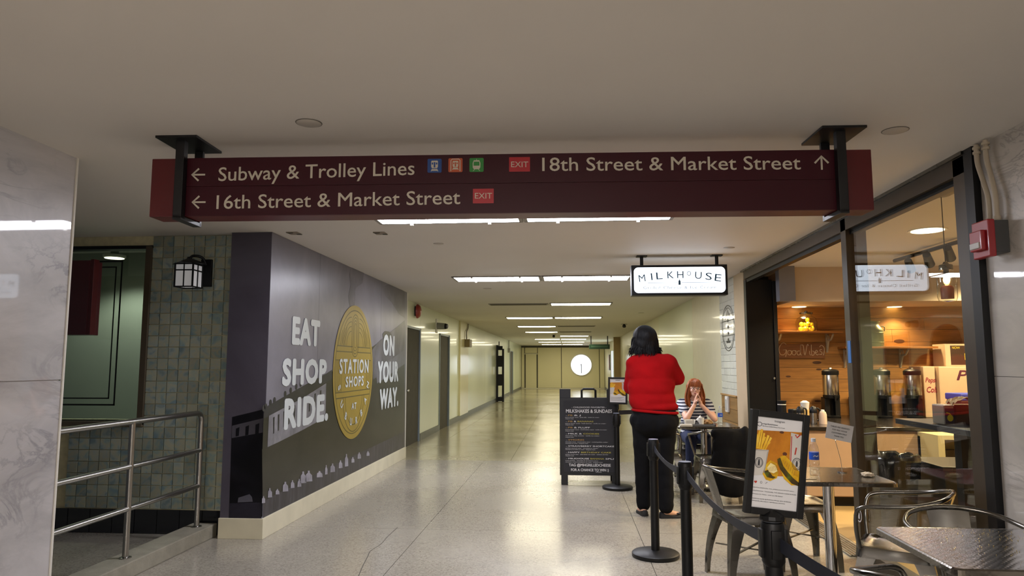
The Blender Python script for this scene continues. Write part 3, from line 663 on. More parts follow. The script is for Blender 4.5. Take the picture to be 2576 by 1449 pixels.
# ================================================================ CEILING FIXTURES
M_panN = emat('panel_glow_cool', 'f4f4ff', E_NEAR); M_panF = emat('panel_glow_warm', 'fff5d4', E_FAR)
M_trim = mat('fixture_trim', '8e8a82', .5)
rows = [(5.38, 1, 1), (9.35, 1, 1), (13.4, 2, 1), (17.3, 1, 1), (21.2, 1, 2), (24.9, 1, 2), (28.3, 0, 1), (31.9, 1, 1), (36.0, 1, 1), (40.2, 1, 1), (1.0, 0, 0), (-1.6, 1, 1), (-5.6, 1, 1)]
DP = {5.38: .5, 9.35: .5}
idx = 0
for yy, L, Rr in rows:
    for side, kind in ((0, L), (1, Rr)):
        if not kind: continue
        x0, x1 = ((-1.49, -.37), (-.32, .80))[side]; dp = .36 if 0 < yy < 6 else .45
        sd = 'left' if side == 0 else 'right'
        if kind == 2:
            near_ = 'the nearest' if yy < 14 else 'the middle' if yy < 22 else 'the farthest'
            g = thing('ceiling_vent', ((x0+x1)/2, yy, H), f'grey slotted ceiling vent in the {sd} fixture line, {near_} one', 'ceiling vent', 'slotted vents down the corridor')
            MB().box(x0, x1, yy-.15, yy+.15, H-.012, H-.001).build('frame', M_trim, g)
            for k in range(4): MB().box(x0+.03, x1-.03, yy-.12+.06*k, yy-.085+.06*k, H-.018, H-.012).build('slot', mat('vent_dark', '57523f', .6), g)
            continue
        near = yy < 10
        where = {5.38: 'just beyond the big maroon sign', 9.35: 'in front of the hanging white shop sign', 13.4: 'opposite the first slotted vent', 17.3: 'just past the first slotted vent', 21.2: 'beside the second slotted vent', 24.9: 'beside the third slotted vent', 28.3: 'alone past the third slotted vent', 31.9: 'third from the far end of the corridor', 36.0: 'second from the far end of the corridor', 40.2: 'closest to the far clock wall', -1.6: 'behind the viewpoint', -5.6: 'well behind the viewpoint'}[yy]
        g = thing('ceiling_light', ((x0+x1)/2, yy, H), f'{"cool white" if near else "warm white"} recessed ceiling panel on the {sd}, {where}', 'ceiling light', 'rectangular ceiling panels along the corridor')
        f_ = MB()
        for a_ in ((x0-.02, x0+.012, yy-dp/2-.02, yy+dp/2+.02), (x1-.012, x1+.02, yy-dp/2-.02, yy+dp/2+.02), (x0, x1, yy-dp/2-.02, yy-dp/2+.012), (x0, x1, yy+dp/2-.012, yy+dp/2+.02)): f_.box(*a_, H-.014, H-.001)
        f_.build('frame', M_trim, g)
        em_ = M_panN if near else M_panF
        if yy < 0: em_ = emat('panel_glow_back', 'fff6f0', E_BACK)
        # shallow dished diffuser
        d_ = MB(); t_ = bmesh.new(); bmesh.ops.create_grid(t_, x_segments=6, y_segments=4, size=.5)
        for v in t_.verts:
            v.co = V(((x0+x1)/2+v.co.x*(x1-x0-.02), yy+v.co.y*(dp-.02), H-.0145-.012*(1-(2*v.co.x)**4)*(1-(2*v.co.y)**4)))
        d_.add(t_); d_.build('diffuser', em_, g, recalc=False)
        if near:
            for u_ in (.22, .78):
                for q_ in (-1, 1): MB().box(x0+(x1-x0)*u_-.012, x0+(x1-x0)*u_+.012, yy+q_*dp/2-.012, yy+q_*dp/2+.012, H-.03, H-.01, bev=.003).build('clip', M_white, g)
def disc(px, py, r, label, nm='ceiling_speaker', cat='ceiling disc', m=None):
    p = P(px, py, Z=H)
    g = thing(nm, p, label, cat)
    MB().lathe([(0, -.006), (r*.9, -.006), (r, -.003), (r, -.0005)], p, 28).build('cover', m or mat('disc_cover', 'b9b2a8', .5), g, smooth=True)
    MB().lathe([(r, -.003), (r*1.06, -.0022), (r*1.08, -.0004), (r, -.0004)], p, 28).build('rim', mat('disc_rim', '6c675f', .5), g)
disc(777, 309, .058, 'round flush ceiling cover left of centre, in front of the maroon sign')
disc(2252, 328, .058, 'round flush ceiling cover above the right marble wall')
disc(1103, 613, .045, 'small round ceiling cover behind the first pair of light panels')
disc(1834, 623, .05, 'small round ceiling cover above the hanging white shop sign')
disc(1226, 726, .06, 'small flush ceiling cover left of the second pair of panels')
disc(1613, 787, .06, 'small flush ceiling cover above the standing person')
for px_, py_, lb in ((740, 586, 'small metal ceiling hatch with a torn edge above the mural corner'), (957, 586, 'small metal ceiling hatch with a torn edge left of the first light panel')):
    p = P(px_, py_, Z=H); g = thing('ceiling_hatch', p, lb, 'ceiling hatch', 'pair of small hatches by the first panels')
    MB().box(p.x-.05, p.x+.05, p.y-.06, p.y+.06, H-.006, H-.0005).build('plate', mat('hatch', '8d8273', .6), g)
    b = MB(); b.prism([(p.x-.055, p.y-.05, H-.007), (p.x+.01, p.y-.06, H-.007), (p.x+.0, p.y-.02, H-.007), (p.x-.04, p.y+.0, H-.007)], -EZ, .001)
    b.prism([(p.x+.015, p.y+.01, H-.007), (p.x+.055, p.y+.0, H-.007), (p.x+.05, p.y+.06, H-.007), (p.x+.01, p.y+.05, H-.007)], -EZ, .001); b.build('dark_edge', M_joint, g)
for px_, py_, lb in ((1570, 815, 'small dark sprinkler head on the ceiling right of the last light panels'), (1393, 842, 'small dark dome camera on the ceiling between the far panels')):
    p = P(px_, py_, Z=H); g = thing('sprinkler' if px_ == 1570 else 'dome_camera', p, lb, 'sprinkler' if px_ == 1570 else 'camera')
    MB().lathe([(.0, -.11), (.04, -.1), (.055, -.05), (.03, -.02), (.06, 0)], p, 14).build('dome', M_dark, g, smooth=True)
    MB().lathe([(.09, -.012), (.09, -.001), (.05, -.001)], p, 14).build('plate', M_trim, g)

# ================================================================ THE BIG HANGING SIGN
z_t, z_b = 2.478, 2.176; sx0, sx1 = -2.115, 1.485; ys0, ys1 = 3.40, 3.52      # left end a little nearer
SU = V((sx1-sx0, ys1-ys0, 0)).normalized(); SN = V((SU.y, -SU.x, 0)); SL = math.hypot(sx1-sx0, ys1-ys0); S0 = V((sx0, ys0, z_b)); DPT = .14
M_mr = mat('sign_maroon', '3a0a18', .4, var=.06, scale=2, spec=.3); M_me = mat('sign_end_red', '5a1217', .4, var=.06, scale=3)
def SP(px, py):
    """photo pixel -> point on the sign's front face"""
    d = CF + CR*((px-IW/2)/FPX) + CU*((IH/2-py)/FPX); t = (S0-CAMP).dot(SN)/d.dot(SN); return CAMP+d*t
sg = thing('wayfinding_sign', (0, 3.5, z_b), 'long maroon overhead sign with station directions and EXIT marks', 'sign')
SM = Matrix(((SU.x, -SN.x, 0, S0.x), (SU.y, -SN.y, 0, S0.y), (0, 0, 1, S0.z), (0, 0, 0, 1)))
h_ = z_t-z_b
MB().box(0, SL, .004, DPT, 0, h_, SM, bev=.004).build('body', M_me, sg)
cl = (SP(455, 480)-S0).dot(SU); crx = (SP(2118, 450)-S0).dot(SU); mid = h_*.505
MB().box(cl, crx, -.003, .004, mid+.0012, h_-.001, SM, bev=.001).build('upper_panel', M_mr, sg)
MB().box(cl, crx, -.003, .004, .001, mid-.0012, SM, bev=.001).build('lower_panel', M_mr, sg)
M_st = mat('sign_lettering', 'cbc4b3', .4, var=.05)
SO = SN*.0035
TH = {}
def sword(s, x0, y0, x1, y1, cap, bold=.006, m=M_st, name='lettering', par=sg):
    a = SP(x0, y0)+SO; b_ = SP(x1, y1)+SO; u_ = (b_-a).normalized(); t_ = SP(x0, y0-cap); 
    return text(s, a, u_, EZ, (t_-SP(x0, y0)).length, (b_-a).length, m, par, name, bold=bold, th=.0012)
sword('Subway & Trolley Lines', 550, 456, 1043, 440, 36); sword('16th Street & Market Street', 545, 526, 1158, 513.5, 36)
sword('18th Street & Market Street', 1364, 430.5, 2014, 426.5, 35)
def arrow(px, py, up=False):
    b = MB(); c_ = SP(px, py)+SO; s_ = .033
    if up: b.ribbon([c_-EZ*s_, c_+EZ*s_], .009, SN, .0015); b.ribbon([c_+EZ*(s_*.0)-SU*s_, c_+EZ*s_*1.05, c_+SU*s_], .0095, SN, .0015)
    else: b.ribbon([c_-SU*s_, c_+SU*s_], .009, SN, .0015); b.ribbon([c_+EZ*s_*.95, c_-SU*s_*1.05, c_-EZ*s_*.95], .0095, SN, .0015)
    b.build('arrow', M_st, sg)
arrow(501, 440); arrow(502, 509); arrow(2066, 411, True)
def rrect(c, w_, h2, r, u, v, n=5):
    pts = []
    for sx_, sy_, a0 in ((1, 1, 0), (-1, 1, 90), (-1, -1, 180), (1, -1, 270)):
        cc_ = c+u*(sx_*(w_/2-r))+v*(sy_*(h2/2-r)); pts += arc(cc_, r, a0, a0+90, u, v, n)
    return pts
def icon(px, py, colr, kind):
    c_ = SP(px, py)+SO; b_ = MB().prism(rrect(c_, .071, .071, .006, SU, EZ), SN, .0008).build('pictogram', mat('icon_'+kind, colr, .4), sg)
    w_ = MB(); c2 = c_+SN*.001; k = .001
    def pp(pts, th=.0005, q=0): w_.prism([c2+SU*(x*k)+EZ*(y*k)+SN*(.0006*q) for x, y in pts], SN, th)
    def rb(pts, wd): w_.ribbon([c2+SU*(x*k)+EZ*(y*k) for x, y in pts], wd*k, SN, .0005)
    if kind == 'tram':
        rb([(-17, 10), (-13, 22), (13, 22), (17, 10), (17, -12), (13, -20), (-13, -20), (-17, -12), (-17, 10)], 4); pp([(-16, -4), (16, -4), (14, -20), (-14, -20)]); rb([(0, 22), (0, 31)], 2)
        rb([(-8, -21), (-17, -31)], 2); rb([(8, -21), (17, -31)], 2); pp([(-12, 20), (12, 20), (12, 17), (-12, 17)])
    else:
        s_ = 1 if kind == 'subway' else .82
        body = [(-17, 22), (-14, 26), (14, 26), (17, 22), (17, -5), (13, -13), (-13, -13), (-17, -5)]
        pp([(x*s_, y*s_) for x, y in body]); rb([(-15*s_, -20*s_), (15*s_, -20*s_)], 6); rb([(-12*s_, -18*s_), (-18*s_, -29*s_)], 3); rb([(12*s_, -18*s_), (18*s_, -29*s_)], 3); rb([(-16*s_, -25*s_), (16*s_, -25*s_)], 3)
        if kind == 'metro': rb([(-23, -31), (-23, 24), (-17, 31), (17, 31), (23, 24), (23, -31)], 4)
    w_.build('train_shape', M_st, b_)
    if kind != 'tram':
        e_ = MB(); s_ = 1 if kind == 'subway' else .82
        for x0_, x1_, y0_, y1_ in ((-14, -7, 6, 16), (7, 14, 6, 16), (-4, 4, -9, 18)):
            e_.prism([c2+SN*.0006+SU*(x*k*s_)+EZ*(y*k*s_) for x, y in ((x0_, y0_), (x1_, y0_), (x1_, y1_), (x0_, y1_))], SN, .0004)
        e_.build('train_windows', mat('icon_'+kind, colr, .4), b_)
icon(1093.5, 417.5, '1a4a92', 'subway'); icon(1146, 416, 'c0562e', 'metro'); icon(1199, 415.5, '2f8a3a', 'tram')
for cx_, cy_, x0, x1, yb in ((1307, 414, 1286, 1329, 421), (1216, 493.5, 1195, 1238, 500)):
    c_ = SP(cx_, cy_)+SO; M_ex = mat('exit_red', 'b3242e', .35)
    e_ = MB().prism(rrect(c_, .104, .074, .002, SU, EZ), SN, .0008).build('exit_mark', M_ex, sg)
    a = SP(x0, yb)+SO+SN*.001; b_ = SP(x1, yb)+SO+SN*.001; text('EXIT', a, (b_-a).normalized(), EZ, .030, (b_-a).length, M_st, e_, 'exit_lettering', th=.0008)
for (pxa, pxb, tx) in ((447, 470, 'left'), (2101, 2124, 'right')):
    t_ = ((SP((pxa+pxb)/2+ (1 if tx == 'left' else 0), 470)-S0).dot(SU))
    b = MB(); b.box(t_-.022, t_+.022, -.045, -.006, -.018, H-z_b-.012, SM, bev=.002); b.box(t_-.022, t_+.022, -.045, DPT+.03, -.024, -.003, SM, bev=.002); b.box(t_-.022, t_+.022, DPT+.01, DPT+.03, -.02, H-z_b-.012, SM)
    b.build('hanger_bracket', M_dark, sg)
    MB().box(t_-.105, t_+.105, -.09, DPT+.05, H-z_b-.012, H-z_b-.0005, SM).build('ceiling_plate', M_dark, sg)

# ================================================================ MILKHOUSE LIGHT BOX
ym = 7.45; a = P(1588, 667, Y=ym); c = P(1832, 744, Y=ym)
x0, x1, z1, z0 = a.x, c.x, 2.462, 2.145
ms = thing('light_box_sign', ((x0+x1)/2, ym, z0), 'glowing white MILKHOUSE light box in a black frame hung from the ceiling', 'sign')
MB().box(x0, x1, ym, ym+.15, z0, z1, bev=.006).build('case', M_black, ms)
M_ml = mat('milkhouse_letter', '24506c', .5); M_ml2 = mat('milkhouse_small', '6f93b0', .5)
for sgn, yy in ((1, ym), (-1, ym+.15)):
    n_ = -EY*sgn; u_ = EX*sgn; cc = V(((x0+x1)/2, yy, (z0+z1)/2))+n_*.0005
    fc = MB().prism(rrect(cc, x1-x0-.05, z1-z0-.05, .045, u_, EZ, 8), n_, .004).build('lit_face', emat('milkhouse_glow', 'e4efff', E_MSIGN), ms)
    w_ = x1-x0; base = cc+n_*.0045; L = []
    xsL = [-.385, -.285, -.205, -.09, .01, .10, .195, .30, .395]; 
    for i, ch in enumerate('MILKHOUSE'):
        t_ = xsL[i]; dz = -.14*t_*t_*1.6; small = ch == 'O'
        ang = -t_*.35; uu = (u_*math.cos(ang)+EZ*math.sin(ang)); vv = (EZ*math.cos(ang)-u_*math.sin(ang))
        L.append(text(ch, base+u_*(t_*w_)+EZ*((.018 if not small else .045)+dz), uu, vv, .078 if not small else .05, (.014 if ch == 'I' else .066) if not small else .042, M_ml, fc, 'lettering', th=.001, align='C'))
    join_text(L, 'lettering')
    bb_ = MB(); bb_.ribbon([base+u_*(-.33*w_)-EZ*.028, base+u_*(-.02*w_)-EZ*.028], .004, n_, .001); bb_.ribbon([base+u_*(.02*w_)-EZ*.028, base+u_*(.33*w_)-EZ*.028], .004, n_, .001); bb_.build('rule', M_ml, fc)
    bt_ = MB(); bt_.prism([base+u_*x_+EZ*y_ for x_, y_ in ((-.011, -.052), (.011, -.052), (.011, -.014), (.005, -.004), (.005, .003), (-.005, .003), (-.005, -.004), (-.011, -.014))], n_, .001); bt_.build('bottle_mark', M_ml, fc)
    text('Grilled Cheese & Ice Cream', base-EZ*.092, u_, EZ, .03, .74, M_ml2, fc, 'small_lettering', th=.0008, align='C', space=1.25)
for px_ in (1614, 1803):
    xx = P(px_, 655, Y=ym+.07).x; b = MB(); b.cone((xx, ym+.075, z1-.005), (xx, ym+.075, H-.01), .018, .018, 12); b.box(xx-.055, xx+.055, ym+.03, ym+.12, H-.012, H-.0005); b.build('hanger', M_black, ms)

# ================================================================ SMALL THINGS ON THE CORRIDOR WALLS
p = P(1045, 783, X=XL)
g = thing('fire_bell', (XL, p.y, p.z-.12), 'red round fire bell on the left wall above the metal door', 'alarm')
b = MB(); prof = [(.0, .09), (.05, .088), (.1, .07), (.13, .035), (.135, .012)]; t_ = bmesh.new()
b.lathe(prof, (0, 0, 0), 24); bmesh.ops.transform(b.b, matrix=Matrix.Translation((XL+.02, p.y, p.z)) @ Matrix.Rotation(math.pi/2, 4, 'Y'), verts=b.b.verts); b.build('gong', mat('bell_red', '8e2418', .35, coat=.3), g, smooth=True)
MB().box(XL, XL+.03, p.y-.06, p.y+.06, p.z-.09, p.z+.09).build('back_box', M_dark, g)
p = P(1098, 820, X=XL)
g = thing('security_camera', (XL, p.y, p.z-.05), 'white bracket security camera on the left wall above the dark doorway', 'camera')
MB().box(XL, XL+.015, p.y-.09, p.y+.09, p.z-.15, p.z+.15, bev=.003).build('wall_plate', M_white, g)
b = MB(); b.cone((XL+.01, p.y, p.z), (XL+.2, p.y-.05, p.z-.01), .075, .065, 16); b.build('housing', mat('camera_grey', '8c8e88', .4), g, smooth=True)
MB().cone((XL+.2, p.y-.05, p.z-.01), (XL+.25, p.y-.06, p.z-.012), .062, .05, 16).build('lens', M_black, g, smooth=True)
p = P(1172, 864, X=XL+.04)
g = thing('wall_junction_box', (XL+.04, p.y, p.z-.12), 'brown junction box with a conduit on the yellowish pilaster', 'junction box')
MB().box(XL+.04, XL+.18, p.y-.25, p.y+.2, p.z-.1, p.z+.11, bev=.005).build('box', mat('box_brown', '7a6a44', .5), g)
MB().tube(bez([(XL+.07, p.y-.05, p.z+.1), (XL+.07, p.y-.1, p.z+.3), (XL+.06, p.y+.25, p.z+.42), (XL+.06, p.y+.3, H-.01)]), .015, 8).build('conduit', M_trim, g, smooth=True)
p = P(1283, 890, X=XL)
g = thing('wall_junction_box', (XL, 33.6, 2.05), 'small grey wall box with a conduit far down the left wall', 'junction box')
MB().box(XL, XL+.1, 33.45, 33.75, 2.0, 2.2, bev=.004).build('box', M_trim, g); MB().cone((XL+.04, 33.6, 2.2), (XL+.04, 33.6, H), .02).build('conduit', M_trim, g)
# black folded gate leaning out of the left wall
g = thing('folding_gate', (XL+.2, 28.0, 0), 'tall black folded gate standing against the left wall far down', 'gate')
b = MB(); b.box(XL+.01, XL+.07, 27.9, 28.0, 0, 2.2); b.box(XL+.24, XL+.32, 27.9, 28.02, 0, 2.05); b.build('stile', M_black, g)
for z in (0.02, .62, .9, 1.35, 1.62, 2.0): MB().box(XL+.05, XL+.26, 27.92, 27.98, z, z+(.28 if z in (.62, 1.35) else .16)).build('slat', M_black, g)
MB().box(XL+.05, XL+.09, 27.95, 27.97, 0, 2.2).build('slat', M_black, g)
MB().cone((XL+.12, 27.95, 2.1), (XL+.12, 27.95, 2.34), .02, .02, 8).build('rod', M_black, g)
# lit round window/clock on the far wall
cx_ = P(1462, 918, Y=YF); r_ = .62
g = thing('round_clock', (cx_.x, YF, cx_.z-r_), 'large glowing round white clock face with dark hands on the far wall', 'clock')
M_ck = emat('clock_glow', 'f2f8ff', E_CLOCK)
b = MB(); b.cone((cx_.x, YF-.02, cx_.z), (cx_.x, YF-.1, cx_.z), r_-.02, r_-.02, 48); b.build('dial', M_ck, g)
MB().tube(arc((cx_.x, YF-.06, cx_.z), r_, 0, 360, EX, EZ, 48), .04, 8, cap=False).build('rim', M_white, g, smooth=True)
b = MB(); b.box(cx_.x-.02, cx_.x+.025, YF-.13, YF-.11, cx_.z-.5, cx_.z+.05); b.prism([(cx_.x-.06, YF-.115, cx_.z-.02), (cx_.x+.01, YF-.115, cx_.z+.08), (cx_.x+.01, YF-.115, cx_.z)], -EY, .01); b.build('hand', M_dark, g)
# hanging green exit sign, far
yy = 28.6; p0 = P(1482, 878, Y=yy); p1 = P(1534, 866, Y=yy)
g = thing('hanging_exit_sign', ((p0.x+p1.x)/2, yy, p0.z), 'dark green overhead sign hanging far down the corridor', 'sign')
MB().box(p0.x, p1.x, yy, yy+.15, p0.z, p1.z, bev=.01).build('panel', mat('sign_green', '1f3d2c', .45), g)
for xx in (p0.x+.08, p1.x-.08): MB().box(xx-.02, xx+.02, yy+.05, yy+.1, p1.z, H).build('hanger', M_dark, g)
b = MB().box(p0.x+.08, p1.x-.08, yy-.004, yy, p0.z+.07, p1.z-.06); b.build('faded_lettering', mat('faded_line', '3f5f4a', .5), g)

# lantern on the tiled wall
p = P(475, 690, Y=5.8)
g = thing('wall_lantern', (p.x, YT, p.z-.12), 'black mission style wall lantern with frosted panes on the tiled wall', 'lamp')
lx, ly = p.x, 5.80; lz0, lz1 = 2.08, 2.285; hw = .078
M_frost = mat('frosted_pane', 'c4c4c4', .35, var=.06, emit=.12)
MB().box(lx+.01, lx+.11, YT-.03, YT-.004, 2.11, 2.35, bev=.006).build('back_plate', M_black, g)
MB().tube(bez([(lx+.06, YT-.03, 2.30), (lx+.04, YT-.07, 2.36), (lx, ly+.06, 2.365), (lx, ly, 2.33)]), .012, 8).build('arm', M_black, g, smooth=True)
b = MB()
for sx_ in (-1, 1):
    for sy_ in (-1, 1): b.box(lx+sx_*hw-.006, lx+sx_*hw+.006, ly+sy_*hw-.006, ly+sy_*hw+.006, lz0, lz1)
for z in (lz0, lz1-.065, lz1-.012):
    for s_ in (-1, 1): b.box(lx-hw, lx+hw, ly+s_*hw-.005, ly+s_*hw+.005, z, z+.01); b.box(lx+s_*hw-.005, lx+s_*hw+.005, ly-hw, ly+hw, z, z+.01)
for s_ in (-1, 1): b.box(lx-.004, lx+.004, ly+s_*hw-.005, ly+s_*hw+.005, lz0, lz1); b.box(lx+s_*hw-.005, lx+s_*hw+.005, ly-.004, ly+.004, lz0, lz1)
b.build('frame', M_black, g)
for s_ in (-1, 1):
    MB().box(lx-hw+.006, lx+hw-.006, ly+s_*(hw-.004)-.001, ly+s_*(hw-.004)+.001, lz0+.01, lz1-.01).build('pane', M_frost, g)
    MB().box(lx+s_*(hw-.004)-.001, lx+s_*(hw-.004)+.001, ly-hw+.006, ly+hw-.006, lz0+.01, lz1-.01).build('pane', M_frost, g)
b = MB(); b.cone((lx, ly, lz1), (lx, ly, lz1+.045), .155, .03, 4); b.cone((lx, ly, lz1+.04), (lx, ly, lz1+.06), .025, .018, 8)
bmesh.ops.rotate(b.b, cent=(lx, ly, lz1), matrix=Matrix.Rotation(0, 3, 'Z'), verts=b.b.verts); b.build('cap', M_black, g)

# fire alarm pull station with conduits on the right marble
pa = P(2482, 560, X=XR-.04); 
xa, ya0, ya1, za0, za1 = XR, 3.60, 3.74, 1.955, 2.14
g = thing('fire_alarm_pull', (XR, 3.67, za0), 'red fire alarm pull station on the right marble wall below two painted conduits', 'alarm')
MB().box(XR-.07, XR-.001, ya0+.01, ya1-.01, za0+.02, za1-.005, bev=.004).build('back_box', mat('backbox_grey', '4b4c4c', .5), g)
pb = MB().box(XR-.105, XR-.07, ya0, ya1, za0, za1, bev=.006).build('cover', mat('alarm_red', 'a3222a', .35, coat=.3), g)
MB().box(XR-.13, XR-.105, ya0+.02, ya1-.02, za0+.035, za1-.05, bev=.006).build('pull_hood', mat('alarm_red', 'a3222a', .35, coat=.3), g)
MB().box(XR-.137, XR-.128, ya0+.03, ya1-.03, za0+.045, za0+.075, bev=.003).build('handle', mat('pull_white', 'c9c6c0', .4), g)
M_cond = mat('painted_conduit', 'b9ad98', .5, var=.08)
for k, (yo, yt) in enumerate(((3.70, 3.78), (3.64, 3.70))):
    b = MB(); pth = bez([(XR-.035, yo, za1-.01), (XR-.035, yo, za1+.12), (XR-.03, (yo+yt)/2, za1+.22), (XR-.03, yt, za1+.33), (XR-.03, yt, H-.005)], 6)
    b.tube(pth, .0125, 10)
    for z in (H-.03, H-.055): b.cone((XR-.03, yt, z), (XR-.03, yt, z+.012), .019, .019, 12)
    b.cone((XR-.035, yo, za1-.008), (XR-.035, yo, za1+.02), .018, .018, 12)
    b.build('conduit', M_cond, g, smooth=True)
# ================================================================ STANCHIONS, BELTS, FRAMED ADVERTS
def stanchion(x, y, label, top=.863, face_rz=0):
    g = thing('stanchion', (x, y, 0), label, 'stanchion', 'black belt stanchions')
    MB().lathe([(0, 0), (.172, 0), (.176, .006), (.176, .028), (.165, .036), (.06, .046), (.03, .05), (0, .05)], (x, y, 0), 40).build('base', M_black, g, smooth=True)
    MB().cone((x, y, .045), (x, y, top-.12), .032, .032, 24).build('pole', M_black, g, smooth=True)
    b = MB(); b.lathe([(.0, top-.155), (.033, top-.155), (.041, top-.14), (.041, top-.01), (.038, top-.003), (.0, top)], (x, y, 0), 28)
    for a in range(4):
        M = Matrix.Translation((x, y, 0)) @ Matrix.Rotation(face_rz+a*math.pi/2, 4, 'Z'); b.box(.036, .049, -.018, .018, top-.125, top-.025, M, bev=.003)
    b.build('head', M_black, g, smooth=True)
    MB().lathe([(0, top+.001), (.036, top+.001), (.036, top+.0035), (0, top+.0035)], (x, y, 0), 28).build('cap', mat('stanchion_cap', '8c94a4', .3), g)
    return g
S1, S2, S3, S4, S5 = (.64, 5.60), (.675, 4.33), (.555, 8.54), (.735, 2.74), (1.06, 1.55)
ang = lambda a, b: math.atan2(b[1]-a[1], b[0]-a[0])
stanchion(*S1, 'black belt stanchion with round base in front of the standing person', face_rz=ang(S1, S2))
stanchion(*S2, 'black belt stanchion in the middle of the near belt run, base out of view', face_rz=ang(S2, S4))
stanchion(*S3, 'black belt stanchion beside the menu board, small advert frame on top', face_rz=0)
stanchion(*S4, 'nearest black belt stanchion carrying the large framed food advert', face_rz=ang(S4, S2))
M_belt = mat('belt_webbing', '191d2a', .65, var=.15, scale=60)
def belt(a, b, za, zb, sag, label, twist=0):
    d = (V((b[0], b[1], 0))-V((a[0], a[1], 0))); L = d.length; d.normalize(); s = d.cross(EZ)
    p0 = V((a[0], a[1], za))+d*.05; p1 = V((b[0], b[1], zb))-d*.05; g = MB(); pts = []
    for i in range(33):
        t = i/32; c = p0.lerp(p1, t); c.z -= sag*4*t*(1-t); tw = twist*math.sin(math.pi*t); up = EZ*math.cos(tw)+s*math.sin(tw)
        pts.append((c, up, d.cross(up).normalized()))
    vs = [[g.b.verts.new(c+up*(.0245*a_)+n_*(.0008*b_)) for a_, b_ in ((-1, -1), (1, -1), (1, 1), (-1, 1))] for c, up, n_ in pts]
    for q, r in zip(vs, vs[1:]):
        for k in range(4): g.b.faces.new((q[k], q[(k+1) % 4], r[(k+1) % 4], r[k]))
    g.b.faces.new(vs[0]); g.b.faces.new(vs[-1])
    o = g.build('belt', M_belt, None, smooth=True)
    tag(o, label, 'belt', 'retractable belts'); return o
belt(S1, S2, .80, .80, .035, 'dark belt strung from the first to the middle stanchion', .35)
belt(S2, S4, .80, .79, .05, 'long slack dark belt strung from the middle stanchion to the advert stanchion', .3)
belt(S4, S5, .79, .79, .04, 'dark belt running from the advert stanchion out of view at bottom', .15)
belt(S3, (1.62, 9.9), .87, .86, .01, 'dark belt behind the two people, running from the far stanchion')
stanchion(S5[0], S5[1], 'black belt stanchion just outside the lower edge of view')
stanchion(1.66, 9.98, 'black belt stanchion hidden behind the seated person', top=.93)

